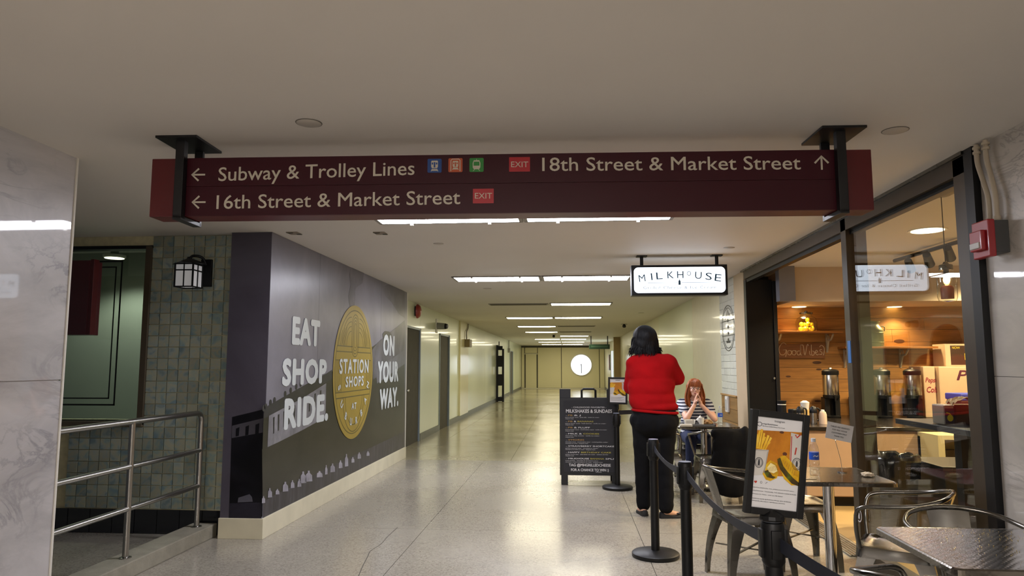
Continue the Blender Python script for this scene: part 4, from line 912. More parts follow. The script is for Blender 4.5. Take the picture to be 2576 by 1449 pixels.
M_paper = mat('poster_paper', 'dcdcde', .35, var=.03); M_ink = mat('poster_ink', '35363b', .6); M_pw = photoprint('print_table_wood', ['9a5a12', 'c47c1c', 'd9922c'], 5, .35, (1, 3, 1))
M_fry = photoprint('print_fries', ['d9a21c', 'efc23c', 'f6d766'], 12, .35); M_cup = mat('print_cup', 'cfcbc4', .35); M_bread = photoprint('print_bread', ['9c6a14', 'd9a91c', 'ecca2c'], 9, .35)
M_fill = photoprint('print_filling', ['2c2410', '4a3a14', '5f7a1c'], 16, .35); M_redp = mat('print_red', 'b8321f', .4)
def advert(cx, cy, cz, w, h, yaw, roll, label, detail=True, th=.028):
    R_ = Matrix.Rotation(yaw, 3, 'Z') @ Matrix.Rotation(roll, 3, 'Y'); u = R_ @ EX; v = R_ @ EZ; n = -(R_ @ EY); c = V((cx, cy, cz))
    g = thing('advert_frame', (cx, cy, cz-h/2), label, 'sign')
    M = Matrix(((u.x, v.x, n.x, c.x), (u.y, v.y, n.y, c.y), (u.z, v.z, n.z, c.z), (0, 0, 0, 1)))
    bd = .024 if detail else .022
    for a in ((-w/2, -w/2+bd, -h/2, h/2), (w/2-bd, w/2, -h/2, h/2), (-w/2+bd, w/2-bd, h/2-bd, h/2), (-w/2+bd, w/2-bd, -h/2, -h/2+bd)):
        MB().box(*a, -th, 0, M, bev=.002).build('frame_bar', M_black, g)
    MB().box(-w/2+.01, w/2-.01, -h/2+.01, h/2-.01, -th, -.012, M).build('backing', M_black, g)
    pw, ph = w-2*bd, h-2*bd
    sh = MB().box(-pw/2, pw/2, -ph/2, ph/2, -.012, -.010, M).build('poster', M_paper, g)
    def Q(x, y, k=0): return c+u*((x-.5)*pw)+v*((.5-y)*ph)+n*(-.0098+.0004*k)
    def pol(pts, m, nm, k=0): return MB().prism([Q(x, y, k) for x, y in pts], n, .0003).build(nm, m, sh)
    pol([(0, .155), (1, .125), (1, .66), (.72, .68), (.5, .66), (.3, .69), (0, .66)], M_pw, 'print_wood')
    pol([(0, .6), (.3, .58), (.5, .64), (1, .62), (1, .72), (0, .70)], M_paper, 'print_plate', 1)
    b = MB()
    for k, (x0, y0, x1, y1) in enumerate(((.02, .34, .08, .16), (.07, .36, .12, .14), (.12, .36, .17, .18), (.1, .36, .2, .22), (.17, .37, .27, .2), (.2, .37, .33, .22), (.04, .36, .02, .2), (.15, .36, .31, .27))):
        b.ribbon([Q(x0, y0, 2+k*.3), Q(x1, y1, 2+k*.3)], pw*.05, n, .0003)
    b.build('print_fries', M_fry, sh)
    cupo = pol([(-.0, .37), (.30, .36), (.25, .58), (.2, .64), (-.0, .66)], M_cup, 'print_cup', 5)
    pol([(.76, .14), (1, .16), (1, .58), (.8, .55), (.77, .4)], M_cup, 'print_shake', 5)
    b = MB(); b.ribbon([Q(.78, .18, 6), Q(.80, .5, 6)], pw*.018, n, .0003); b.ribbon([Q(.86, .16, 6), Q(.9, .19, 6), Q(.97, .15, 6)], pw*.03, n, .0003); b.ribbon([Q(.9, .3, 6), Q(.88, .38, 6)], pw*.03, n, .0003); b.build('print_red_marks', M_redp, sh)
    pol([(.2, .63), (.25, .53), (.35, .47), (.5, .5), (.55, .6), (.52, .66), (.38, .70), (.28, .69)], M_bread, 'print_sandwich', 5)
    pol([(.22, .60), (.32, .58), (.42, .64), (.5, .65), (.44, .67), (.3, .66)], M_fill, 'print_filling', 6)
    pol([(.55, .42), (.66, .40), (.85, .48), (1, .56), (1, .71), (.85, .72), (.68, .66), (.58, .56)], M_bread, 'print_sandwich', 7)
    pol([(.5, .45), (.56, .43), (.64, .52), (.75, .58), (.88, .64), (1, .68), (1, .72), (.85, .7), (.7, .63), (.58, .56), (.52, .5)], M_fill, 'print_filling', 8)
    if detail:
        M_toast = photoprint('print_toast', ['a8760f', 'cf9a18', 'e0b82c'], 14, .35); M_lite = photoprint('print_cheese', ['ecd98a', 'f3e6ac', 'f8efc8'], 14, .35); M_fo = mat('print_fry_shade', 'a8720f', .4); M_shd = mat('print_cup_shade', 'aaa59c', .4)
        pol([(.64, .44), (.78, .475), (.94, .55), (.98, .62), (.86, .6), (.74, .55), (.67, .5)], M_toast, 'print_crust', 9)
        pol([(.28, .56), (.36, .50), (.46, .52), (.52, .58), (.44, .61), (.34, .6)], M_lite, 'print_cheese', 9)
        s_ = MB()
        for k in range(7): s_.ribbon([Q(.30+.03*k, .555-.006*k, 10), Q(.33+.03*k, .60-.004*k, 10)], pw*.007, n, .0003)
        for k in range(6): s_.ribbon([Q(.68+.045*k, .46+.018*k, 10), Q(.66+.045*k, .50+.022*k, 10)], pw*.008, n, .0003)
        for x0, y0, x1, y1 in ((.055, .34, .1, .17), (.105, .35, .15, .17), (.15, .355, .235, .21), (.2, .36, .3, .22)): s_.ribbon([Q(x0, y0, 4.6), Q(x1, y1, 4.6)], pw*.008, n, .0003)
        s_.build('print_shading', M_fo, sh)
        s_ = MB(); s_.ribbon([Q(.0, .378, 6), Q(.3, .368, 6)], ph*.008, n, .0003); s_.ribbon([Q(.28, .38, 6), Q(.235, .62, 6)], pw*.02, n, .0003); s_.build('print_cup_rim', M_shd, sh)
        s_ = MB(); rr_ = random.Random(6)
        for cc_ in ((.56, .15, .05, .014), (.66, .385, .05, .02)): s_.prism(arc(Q(cc_[0], cc_[1], 1), cc_[2]*pw, 0, 360, u, v, 14, cc_[3]*ph), n, .0003)
        s_.build('print_knots', mat('print_knot', '5a2c0a', .4), sh)
        b = MB()
        for cc_, r in (((.1, .51), .085), ((.93, .48), .1)):
            pts = [Q(cc_[0], cc_[1], 9)+u*(r*pw*math.cos(a_*.2618))+v*(r*1.25*pw*math.sin(a_*.2618)) for a_ in range(25)]
            b.ribbon(pts, pw*.012, n, .0003); b.ribbon([p_.lerp(Q(cc_[0], cc_[1], 9), .25) for p_ in pts], pw*.007, n, .0003)
            b.prism([Q(cc_[0]-.022, cc_[1]+.03, 9), Q(cc_[0]+.022, cc_[1]+.03, 9), Q(cc_[0]+.022, cc_[1]-.01, 9), Q(cc_[0]+.01, cc_[1]-.035, 9), Q(cc_[0]-.01, cc_[1]-.035, 9), Q(cc_[0]-.022, cc_[1]-.01, 9)], n, .0003)
        b.ribbon([Q(.06+.05*math.cos(a_*.3), .085+.022*math.sin(a_*.3), 1) for a_ in range(22)], pw*.01, n, .0003)
        b.ribbon([Q(.19+.02*math.cos(a_*.5), .725+.012*math.sin(a_*.5), 2) for a_ in range(13)], pw*.006, n, .0003); b.ribbon([Q(.29, .735, 2), Q(.3, .722, 2), Q(.33, .716, 2)], pw*.006, n, .0003)
        b.build('print_marks', M_ink, sh)
        MB().prism([Q(x, y, 2) for x, y in ((.03, .725), (.045, .713), (.065, .717), (.085, .711), (.1, .722), (.07, .742))], n, .0003).build('heart_mark', M_redp, sh)
        L = []
        def tx(s_, x, y, cap, wd=None, al='L', bold=0): L.append(text(s_, Q(x, y, 2), u, v, cap*ph, wd*pw if wd else None, M_ink, sh, 'lettering', th=.0003, align=al, bold=bold))
        tx('Instagram', .5, .045, .024, .22, 'C'); tx('mhgrilledcheese', .12, .083, .014, .34, bold=.02); tx('Milk House Grilled Cheese & Ice Cream', .12, .108, .012, .5)
        tx('Liked by phillyfoodies, love_phillyfood and 357,657 others', .02, .79, .011, .9); tx('mhgrilledcheese  "Unbelievably, THE GRILLED CHEESE BURGER', .02, .825, .011, .95)
        tx('Everyone has cheese... come eat. Milk Better!', .02, .86, .011, .66); tx('#milkhouse #philly #grilledcheese #burger #fries #milkshake', .02, .91, .011, .85); tx('#eatphilly #foodporn #phillyeats #cheese', .02, .935, .011, .72)
        join_text(L, 'lettering')
        # bracket neck to the stanchion
        MB().cone(c-v*(h/2), c-v*(h/2)-EZ*.045, .014, .014, 14).build('neck', M_black, g, smooth=True)
    else:
        b = MB()
        for k in range(5): b.ribbon([Q(.05, .78+.035*k, 1), Q(.9-.1*(k % 3), .78+.035*k, 1)], ph*.008, n, .0003)
        b.ribbon([Q(.35, .05, 1), Q(.65, .05, 1)], ph*.018, n, .0003); b.build('print_lines', M_ink, sh)
        MB().cone(c-v*(h/2), c-v*(h/2)-EZ*.06, .014, .014, 12).build('neck', M_black, g, smooth=True)
    return g
pc = P(1956, 1166, Y=2.74)
advert(pc.x-.002, 2.73, pc.z, .216, .375, .10, .115, 'large black framed food advert with fries and sandwich, clamped on the nearest stanchion')
# clamp sleeve on the near stanchion head
g = thing('sign_clamp', (S4[0], S4[1], .863), 'black plastic clamp sleeve joining the large advert to its stanchion', 'clamp')
MB().lathe([(.0, .8665), (.043, .8665), (.045, .873), (.043, .885), (.02, .899), (.016, .905), (.0, .905)], (S4[0], S4[1], 0), 12).build('sleeve', M_black, g, smooth=False)
pc = P(1554, 983, Y=8.53)
advert(pc.x, 8.53, pc.z, .225, .315, -.05, .02, 'small black framed food advert on the far stanchion beside the menu board', False)

# ================================================================ A-FRAME MENU BOARD
g = thing('menu_board', (.245, 8.95, 0), 'black folding menu board listing milkshakes and sundaes', 'menu board')
M_bd = mat('board_navy', '0e0f18', .6, var=.12, scale=6); M_cw = mat('chalk_white', 'dddde0', .7); M_cy = mat('chalk_yellow', 'b8ad4a', .7); M_co = mat('chalk_gold', 'b08a4a', .7)
bw = .715
def leafp(sgn):
    """sgn -1 front leaf, +1 rear leaf; local frame leaning to the ridge"""
    y0 = 8.95+sgn*.17; lean = math.atan(.15/1.13)*sgn
    M = Matrix.Translation((.245, y0, 0)) @ Matrix.Rotation(lean, 4, 'X')
    return M
for sgn, nm in ((-1, 'front_leaf'), (1, 'rear_leaf')):
    M = leafp(sgn); b = MB(); t0, t1 = (-.016, .016)
    b.box(-bw/2, bw/2, t0, t1, .11, 1.035, M, bev=.004)
    b.box(-bw/2, -bw/2+.135, t0, t1, 1.03, 1.14, M, bev=.004); b.box(bw/2-.135, bw/2, t0, t1, 1.03, 1.14, M, bev=.004)
    for x0_, x1_ in ((-bw/2+.015, -bw/2+.095), (bw/2-.095, bw/2-.015)): b.box(x0_, x1_, t0, t1, 0, .115, M, bev=.003)
    b.tube([M @ V(p) for p in ((-.085, 0, 1.03), (-.085, 0, 1.125), (-.06, 0, 1.142), (.06, 0, 1.142), (.085, 0, 1.125), (.085, 0, 1.03))], .013, 8)
    fo = b.build(nm, M_black, g)
    if sgn < 0:
        pn_ = MB().box(-bw/2+.045, bw/2-.045, -.019, -.014, .15, 1.0, M).build('panel', M_bd, fo)
        u = EX; v = (M.to_3x3() @ EZ); nn = u.cross(v)
        def BP(x, z): return M @ V((x, -.0192, z))
        W_, Y_, G_ = [], [], []
        def bt(s_, x, z, cap, wd, al='L', lst=None, bold=0):
            o = text(s_, BP(x, z), u, v, cap, wd, {id(W_): M_cw, id(Y_): M_cy, id(G_): M_co}[id(lst)], fo, 'lettering', th=.0008, align=al, bold=bold); lst.append(o)
        bt('- CHILDHOOD FAVORITES -', 0, .908, .019, .42, 'C', W_); bt('MILKSHAKES & SUNDAES', 0, .852, .042, .56, 'C', W_, .03)
        items = [([('PB', G_), (' & J', W_)], 'peanut butter sauce · grape jelly · vanilla ice cream ·', 'whipped cream', .42),
                 ([('PB', G_), (' & ', W_), ('BANANAS', Y_)], 'peanut butter sauce · fresh bananas · vanilla ice cream ·', 'whipped cream', .5),
                 ([('PB', G_), (' & FLUFF', W_)], 'peanut butter sauce · marshmallow sauce · vanilla ice cream ·', 'whipped cream', .51),
                 ([('MILK & ', W_), ('COOKIES', Y_)], 'chocolate chip cookies · vanilla ice cream ·', 'whipped cream', .42),
                 ([("S'MORES", G_)], 'chocolate sauce · marshmallow sauce · crushed graham cracker ·', 'chocolate ice cream · whipped cream', .52),
                 ([('STRAWBERRY SHORTCAKE', W_)], 'golden pound cake · strawberry sauce ·', 'strawberry & vanilla ice cream · whipped cream', .4),
                 ([('HAPPY ', W_), ('BIRTHDAY CAKE', Y_)], 'golden pound cake · cake batter ice cream · rainbow jimmies ·', 'whipped cream', .52),
                 ([('MILKHOUSE ', W_), ('BANANA', Y_), (' SPLIT', W_)], 'fresh bananas · chocolate & strawberry sauce ·', 'chocolate, vanilla & strawberry ice cream · whipped cream', .4)]
        z = .812
        for parts, l1, l2, wd in items:
            x = -.255; bt('~', x-.03, z, .01, .02, 'L', W_)
            for s_, ls in parts:
                n_ = len(s_.strip())*.0275; lead = .016*(len(s_)-len(s_.lstrip())); bt(s_.strip(), x+lead, z, .0165, n_, 'L', ls, .02); x += n_+lead+.016*(len(s_)-len(s_.rstrip()))
            bt(l1, -.29, z-.021, .0095, wd, 'L', W_); bt(l2, -.29, z-.038, .0095, .0078*len(l2), 'L', W_); z -= .0735
        bt('TAG @MHGRILLEDCHEESE', 0, .215, .032, .5, 'C', W_, .03); bt('FOR A CHANCE TO WIN :)', 0, .16, .03, .45, 'C', W_, .03)
        join_text(W_, 'white_lettering'); join_text(Y_, 'yellow_lettering'); join_text(G_, 'gold_lettering')
        ub = MB().ribbon([BP(.07, .150), BP(.14, .150)], .004, nn, .0008).build('underline', M_cw, fo)

# ================================================================ STEEL CHAIRS
def leg_mb(sx_, sy_):
    b = MB(); t = V((sx_*.155, sy_*.155, .43)); f = V((sx_*.205, sy_*.215, 0)); rings = []
    for k in range(8):
        q = k/7; c = t.lerp(f, q); c += V((sx_, sy_, 0)).normalized()*(.02*math.sin(q*3.14)); wd = .062*(1-q)**1.6+.020
        ux, uy = V((sx_, 0, 0)), V((0, sy_, 0)); e = .008
        pts = [c+ux*.016+uy*.016, c+ux*.016-uy*wd, c+ux*(.016-e)-uy*wd, c+ux*(.016-e)+uy*(.016-e), c-ux*wd+uy*(.016-e), c-ux*wd+uy*.016]
        rings.append([b.b.verts.new(p) for p in pts])
    for r0, r1 in zip(rings, rings[1:]):
        for k in range(6): b.b.faces.new((r0[k], r0[(k+1) % 6], r1[(k+1) % 6], r1[k]))
    b.b.faces.new(rings[0]); b.b.faces.new(rings[-1]); return b
def seat_parts(t, m):
    b = MB(); sq = lambda r, z, rr: [V((x, y, z)) for x, y, _ in rrect(V((0, 0, 0)), 2*r, 2*r, rr, EX, EY, 5)]
    rings = [[b.b.verts.new(p) for p in sq(r, z, rr)] for r, z, rr in ((.11, .438, .05), (.15, .440, .05), (.17, .45, .05), (.182, .449, .045), (.187, .44, .045), (.192, .395, .04))]
    for r0, r1 in zip(rings, rings[1:]):
        for k in range(len(r0)): b.b.faces.new((r0[k], r0[(k+1) % len(r0)], r1[(k+1) % len(r0)], r1[k]))
    b.b.faces.new(rings[0]); b.build('seat', m, t, smooth=True)
    for sx_ in (-1, 1):
        for sy_ in (-1, 1): leg_mb(sx_, sy_).build('leg', m, t)
    b = MB(); b.box(-.235, .235, -.009, .009, .20, .206, Matrix.Rotation(.785, 4, 'Z')); b.box(-.235, .235, -.009, .009, .206, .212, Matrix.Rotation(-.785, 4, 'Z')); b.build('cross_brace', m, t)
M_ch = M_steeld
ch0 = thing('steel_chair', (0, 0, 0), 'x', 'chair'); seat_parts(ch0, M_ch)
hp = bez([(-.175, .165, .44), (-.205, .175, .54), (-.232, .165, .64), (-.248, .12, .672), (-.255, .0, .685), (-.245, -.13, .70), (-.185, -.23, .725), (-.08, -.275, .742), (0, -.283, .745), (.08, -.275, .742), (.185, -.23, .725), (.245, -.13, .70), (.255, .0, .685), (.248, .12, .672), (.232, .165, .64), (.205, .175, .54), (.175, .165, .44)], 4)
MB().tube(hp, .0115, 10).build('arm_hoop', M_ch, ch0, smooth=True)
b = MB(); rings = []
for k in range(7):
    q = k/6; z = .425+q*.315; y = -.183-.095*q**1.1; wd = .075+.02*q
    rings.append([(x*wd, y-.012*(1-x*x)+.0, z) for x in (-1, -.5, 0, .5, 1)])
fv = [[b.b.verts.new(p) for p in r] for r in rings]; bv = [[b.b.verts.new(V(p)+V((0, -.003, 0))) for p in r] for r in rings]
for L_ in (fv, bv):
    for i in range(6):
        for j in range(4): b.b.faces.new((L_[i][j], L_[i][j+1], L_[i+1][j+1], L_[i+1][j]))
for i in range(6):
    for j in (0, 4): b.b.faces.new((fv[i][j], fv[i+1][j], bv[i+1][j], bv[i][j]))
b.build('back_slat', M_ch, ch0, smooth=True)
used = [False]
def chair(x, y, rz, label, s=1.0):
    c = ch0 if not used[0] else copy_tree(ch0); used[0] = True
    c.location = (x, y, 0); c.rotation_euler.z = math.radians(rz); c.scale = (s, s, s); c['label'] = label; c['category'] = 'chair'; c['group'] = 'steel cafe chairs'
    return c
# rz: 0 faces +Y; -90 faces +X; 90 faces -X; 180 faces the camera
chair(1.20, 5.06, -80, 'steel armchair left of the middle table, seen from its side behind the food advert')
chair(1.80, 4.22, 62, 'steel armchair between the middle and the nearest table, facing left')
chair(1.80, 3.42, 176, 'steel armchair behind the nearest table, its curved back facing the marble wall')
chair(1.27, 2.62, -52, 'nearest steel armchair, mostly below the lower edge of view')
chair(1.56, 7.98, 2, 'steel armchair with a black coat over its back at the far table')
chair(1.56, 9.28, 180, 'steel armchair the seated person sits on')
chair(1.08, 8.40, -95, 'steel armchair left of the far table behind the standing person')
stl = thing('steel_stool', (0, 0, 0), 'low backless steel stool at the back of the middle table', 'stool'); seat_parts(stl, M_ch); stl.location = (1.66, 5.50, 0); stl.rotation_euler.z = .05

# ================================================================ STEEL TABLES
def tablemat():
    q = NT('table_steel'); b = q.n('ShaderNodeBsdfPrincipled', i_Metallic=1.0, i_Roughness=.2); q.l(b, 0, q.out, 0)
    ge = q.n('ShaderNodeNewGeometry'); mp = q.n('ShaderNodeMapping', i_Rotation=(0, 0, .785)); q.l(ge, 'Position', mp, 0)
    vo = q.n('ShaderNodeTexVoronoi', i_Scale=42.0, i_Randomness=0.0); q.l(mp, 0, vo, 0)
    mr = q.n('ShaderNodeMapRange', i_1=.2, i_2=.5, i_3=1.0, i_4=0.0); q.l(vo, 0, mr, 0)
    bp = q.n('ShaderNodeBump', i_Strength=.09, i_Distance=.004); q.l(mr, 0, bp, 'Height'); q.l(bp, 0, b, 'Normal')
    no = q.n('ShaderNodeTexNoise', i_Scale=6.0, i_Detail=5); q.l(ge, 'Position', no, 0)
    cr = q.n('ShaderNodeValToRGB'); cr.color_ramp.elements[0].color = lin('6f6a63'); cr.color_ramp.elements[1].color = lin('a19c94'); q.l(no, 0, cr, 0); q.l(cr, 0, b, 'Base Color')
    return q.m
M_tt = tablemat()
def table(x0, x1, y0, y1, zt, label):
    cx_, cy_ = (x0+x1)/2, (y0+y1)/2
    g = thing('steel_table', (cx_, cy_, 0), label, 'table', 'square steel cafe tables')
    ms_ = MB()
    def rr_(z, ins, r): return [V((p.x, p.y, z)) for p in rrect(V((cx_, cy_, 0)), x1-x0-2*ins, y1-y0-2*ins, r, EX, EY, 5)]
    rings = [[ms_.b.verts.new(p) for p in rr_(z, i_, r)] for z, i_, r in ((zt-.026, .012, .03), (zt-.026, 0, .035), (zt-.005, 0, .035), (zt, .006, .03), (zt-.001, .012, .03))]
    for r0, r1 in zip(rings, rings[1:]):
        for k in range(len(r0)): ms_.b.faces.new((r0[k], r0[(k+1) % len(r0)], r1[(k+1) % len(r0)], r1[k]))
    ms_.b.faces.new(rings[0]); ms_.b.faces.new(rings[-1]); ms_.build('table_top', M_tt, g, bev=0)
    MB().box(cx_-.16, cx_+.16, cy_-.16, cy_+.16, zt-.04, zt-.026).build('mounting_plate', M_black, g)
    MB().cone((cx_, cy_, .03), (cx_, cy_, zt-.038), .035, .035, 24).build('column', M_chrome, g, smooth=True)
    b = MB(); b.lathe([(.0, .07), (.04, .07), (.055, .05), (.09, .036), (.0, .036)], (cx_, cy_, 0), 20)
    for a_ in range(4):
        M = Matrix.Translation((cx_, cy_, 0)) @ Matrix.Rotation(a_*math.pi/2+.785, 4, 'Z'); b.prism([M @ V(p) for p in ((.02, -.035, .0), (.29, -.03, .0), (.29, .03, .0), (.02, .035, .0))], EZ, .001)
        b.box(.03, .30, -.028, .028, .006, .028, M, bev=.006)
    b.build('base', M_steel, g)
    return g
T1 = (1.21, 1.89, 8.17, 8.85, .745); T2 = (1.37, 1.98, 4.56, 5.22, .722); T3 = (1.30, 2.02, 2.62, 3.27, .74)
table(*T1, 'square steel table under the paper tray where the seated person eats')
table(*T2, 'square steel table with the white reserved card, beside the shop opening')
table(*T3, 'nearest square steel table, speckled with crumbs, by the right marble wall')
# crumbs on the nearest table
b = MB(); rr = random.Random(3)
for k in range(170):
    x = rr.gauss(1.72, .12); y = rr.uniform(2.66, 3.24)
    if 1.33 < x < 2.0:
        s_ = rr.uniform(.0008, .0028); b.box(x, x+s_, y, y+s_, .7405, .7405+s_*.6, Matrix.Identity(4))
o = b.build('crumbs', mat('crumb', 'c2a860', .8)); tag(o, 'pale bread crumbs scattered over the nearest steel table', 'crumbs', kind='stuff')

# ================================================================ BOTTLES, CARD, NAPKINS, TRAY
M_pet = glassmat('clear_plastic', (.93, .95, .97), 2.5, .05); M_blu = mat('label_blue', '2450b4', .4, var=.1); M_capb = mat('cap_white', 'd0d4d8', .4)
def bottle(x, y, z, h, label, lab2='label_blue'):
    g = thing('water_bottle', (x, y, z), label, 'bottle', 'plastic water bottles on the tables'); k = h/.235
    pr = [(.0, .001), (.026, .001), (.031, .008), (.031, .03), (.028, .036), (.031, .042), (.031, .06), (.028, .066), (.031, .072), (.031, .09), (.030, .1), (.030, .15), (.031, .155), (.027, .18), (.016, .205), (.0125, .212), (.0125, .222)]
    MB().lathe([(r*k, z_*k) for r, z_ in pr], (x, y, z), 24).build('body', M_pet, g, smooth=True)
    MB().lathe([(.0306*k, .1*k), (.0312*k, .1*k), (.0312*k, .148*k), (.0306*k, .148*k)], (x, y, z), 24).build('wrap_label', M_blu, g, smooth=True)
    b = MB(); b.ribbon([(x-.015*k+i*.01*k, y-.0318*k, z+(.122+.006*(i % 2))*k) for i in range(4)], .006*k, (0, -1, 0), .0006); b.build('label_mark', M_capb, g)
    MB().lathe([(0, .212*k), (.015*k, .212*k), (.015*k, .234*k), (0, .235*k)], (x, y, z), 16).build('cap', M_capb, g, smooth=True)
bottle(1.575, 4.83, .7225, .235, 'clear water bottle with blue label behind the large food advert')
bottle(1.725, 8.42, .7455, .215, 'clear water bottle with blue label on the far table before the seated person')
g = thing('reserved_card', (1.80, 4.98, .7225), 'small white tables reserved notice in a wire holder', 'sign')
b = MB(); b.lathe([(0, 0), (.03, 0), (.03, .006), (0, .008)], (1.80, 4.98, .7225), 16); b.tube([(1.80, 4.98, .73), (1.795, 4.98, .80), (1.765, 4.98, .93)], .0018, 6); b.tube([(1.765+.012*math.sin(a_*.5), 4.975, .943-.012*math.cos(a_*.5)) for a_ in range(13)], .0015, 6); b.build('wire_holder', M_chrome, g)
c_ = V((1.792, 4.972, .985)); t_ = -.20; u = V((math.cos(t_), 0, math.sin(t_))); v = V((-math.sin(t_), 0, math.cos(t_)))
cs = [c_+u*a_*.5+v*b_ for a_, b_ in ((-.17, -.055), (.17, -.055), (.17, .055), (-.17, .055))]
cd_ = MB().prism(cs, -EY, .0012).build('card', mat('card_white', 'd3d6da', .5), g)
L = [text(s_, c_+v*(.025-.02*i)-EY*.0013, u, v, .0095, w_, M_ink, cd_, 'lettering', th=.0004, align='C', bold=.02) for i, (s_, w_) in enumerate((('TABLES ARE RESERVED', .125), ('FOR MILK HOUSE', .095), ('CUSTOMERS ONLY', .1), ('THANK YOU', .062)))]
join_text(L, 'lettering')
M_nap = mat('napkin_white', 'cdbfa8', .8, bump=.3)
def crumple(x, y, z, r, label, seed=1, flat=.5, nm='napkin', grp='crumpled paper napkins', m=None):
    t = bmesh.new(); bmesh.ops.create_icosphere(t, subdivisions=3, radius=1)
    for vv in t.verts:
        n_ = noise.noise(vv.co*2.2+V((seed, 0, 0)))*.45+noise.noise(vv.co*5+V((0, seed, 0)))*.2; vv.co *= (1+n_)
        vv.co = V((x+vv.co.x*r*1.3, y+vv.co.y*r*.9, z+max(-.0, vv.co.z*flat*r+flat*r*.8)))
    b = MB(); b.add(t); o = b.build(nm, m or M_nap, None); tag(o, label, 'napkin', grp); return o
crumple(1.89, 4.80, .7225, .03, 'crumpled paper napkin by the right edge of the middle table', 5)
o = MB().box(1.43, 1.53, 4.66, 4.673, .7225, .727, Matrix.Identity(4), bev=.002).build('wooden_stirrer', mat('stirrer_wood', 'cbb590', .6)); tag(o, 'pale wooden stirrer lying at the front edge of the middle table', 'stirrer')
# tray on the far table
g = thing('paper_tray', (1.47, 8.37, .7455), 'grey cafeteria tray on the far table holding cups and paper', 'tray')
b = MB(); b.box(1.29, 1.63, 8.27, 8.50, .7457, .750, bev=.001)
for a_ in ((1.28, 1.64, 8.26, 8.27), (1.28, 1.64, 8.50, 8.51), (1.28, 1.29, 8.26, 8.51), (1.63, 1.64, 8.26, 8.51)): b.box(*a_, .7457, .765)
b.build('tray', mat('tray_grey', '5c5e62', .4), g)
def cup(x, y, z, r, h, label, tilt=None, m=None, nm='paper_cup', cat='cup'):
    g = thing(nm, (x, y, z), label, cat, 'paper cups on the tray'); b = MB(); b.lathe([(0, .001), (r*.75, .001), (r, h), (r*1.05, h), (r*1.05, h+.004), (r*.96, h+.004), (r*.7, .006), (0, .006)], (0, 0, 0), 20)
    M = Matrix.Translation((x, y, z)) @ (tilt or Matrix.Identity(4)); bmesh.ops.transform(b.b, matrix=M, verts=b.b.verts); b.build('cup', m or M_white, g, smooth=True); return g
cup(1.50, 8.36, .752, .032, .075, 'white paper cup standing at the middle of the tray')
cup(1.475, 8.45, .785, .036, .06, 'white paper cup lying tipped at the back of the tray', Matrix.Rotation(.9, 4, 'Y') @ Matrix.Rotation(.2, 4, 'X'))
g = thing('paper_boat', (1.36, 8.37, .7505), 'white folded paper food box at the left end of the tray', 'food box')
b = MB(); b.box(1.32, 1.415, 8.32, 8.42, .751, .753)
for a_, n_ in (((1.32, 8.32), (1.415, 8.32)), ((1.415, 8.32), (1.415, 8.42)), ((1.415, 8.42), (1.32, 8.42)), ((1.32, 8.42), (1.32, 8.32))):
    p_, q_ = V((*a_, .752)), V((*n_, .752)); o_ = (q_-p_).cross(EZ).normalized()*.012; b.prism([p_, q_, q_+o_+EZ*.055, p_+o_+EZ*.055], -o_.normalized(), .002)
b.build('box', M_white, g)
crumple(1.58, 8.41, .7505, .045, 'brown crumpled sandwich wrapper on the right of the tray', 9, .7, 'sandwich_wrapper', 'food paper', mat('wrapper_kraft', '8f6c40', .7))
g = thing('napkin_stack', (1.30, 8.215, .7455), 'small stack of white napkins at the front left corner of the far table', 'napkins')
for k in range(3): MB().box(1.23+.006*k, 1.37, 8.18, 8.25, .7457+.008*k, .7535+.008*k, bev=.003).build('napkin', M_white, g)
# ================================================================ SHOP INTERIOR
SY0, SY1, SX1 = 3.3, 9.42, 6.8
M_int = mat('shop_plaster', 'cbb89a', .6, var=.06)
sh = MB().box(XR+.1, SX1+.2, SY1+.02, SY1+.2, 0, H).build('wall_shop_back', M_joint, kind='structure')
z = 0.0; k = 0
while z < 2.16:
    hh = min([.145, .17, .15, .16][k % 4], 2.165-z); x = 2.3; off = [1.9, 1.1, 2.4, 1.5][k % 4]
    xa_ = 2.6
    while xa_ < SX1:
        xb_ = min(SX1, xa_+off); off = 1.9
        MB().box(xa_+.001, xb_-.001, SY1, SY1+.02, z+.0015, z+hh-.0015, bev=.002).build('plank', M_wood, sh); xa_ = xb_
    z += hh; k += 1
kn = MB()
for px_, py_, r_ in ((2055, 912, .035), (2060, 929, .022), (1983, 947, .02), (2262, 858, .04), (2057, 1009, .025)):
    p = P(px_, py_, Y=SY1-.001); kn.prism([q+EY*0 for q in arc(p, r_*1.6, 0, 360, EX, EZ, 14, r_*.55)], -EY, .0015)
kn.build('knots', mat('knot_dark', '4a2a10', .6), sh)
MB().box(SX1, SX1+.1, SY0, SY1+.2, 0, H).build('wall_shop_right', M_int, kind='structure')
MB().box(XR+.3, SX1+.1, SY0-.1, SY0, 0, H).build('wall_shop_front', M_int, kind='structure')
# soffit over the back counter
so = MB().box(XR+.45, SX1, 8.55, SY1+.02, 2.163, H).build('soffit', mat('soffit_plaster', 'b9a792', .6, var=.05), kind='structure')
MB().box(2.44, 2.62, 8.42, 8.56, 2.163, H).build('side_drop', mat('soffit_blue', '77777f', .6), so)
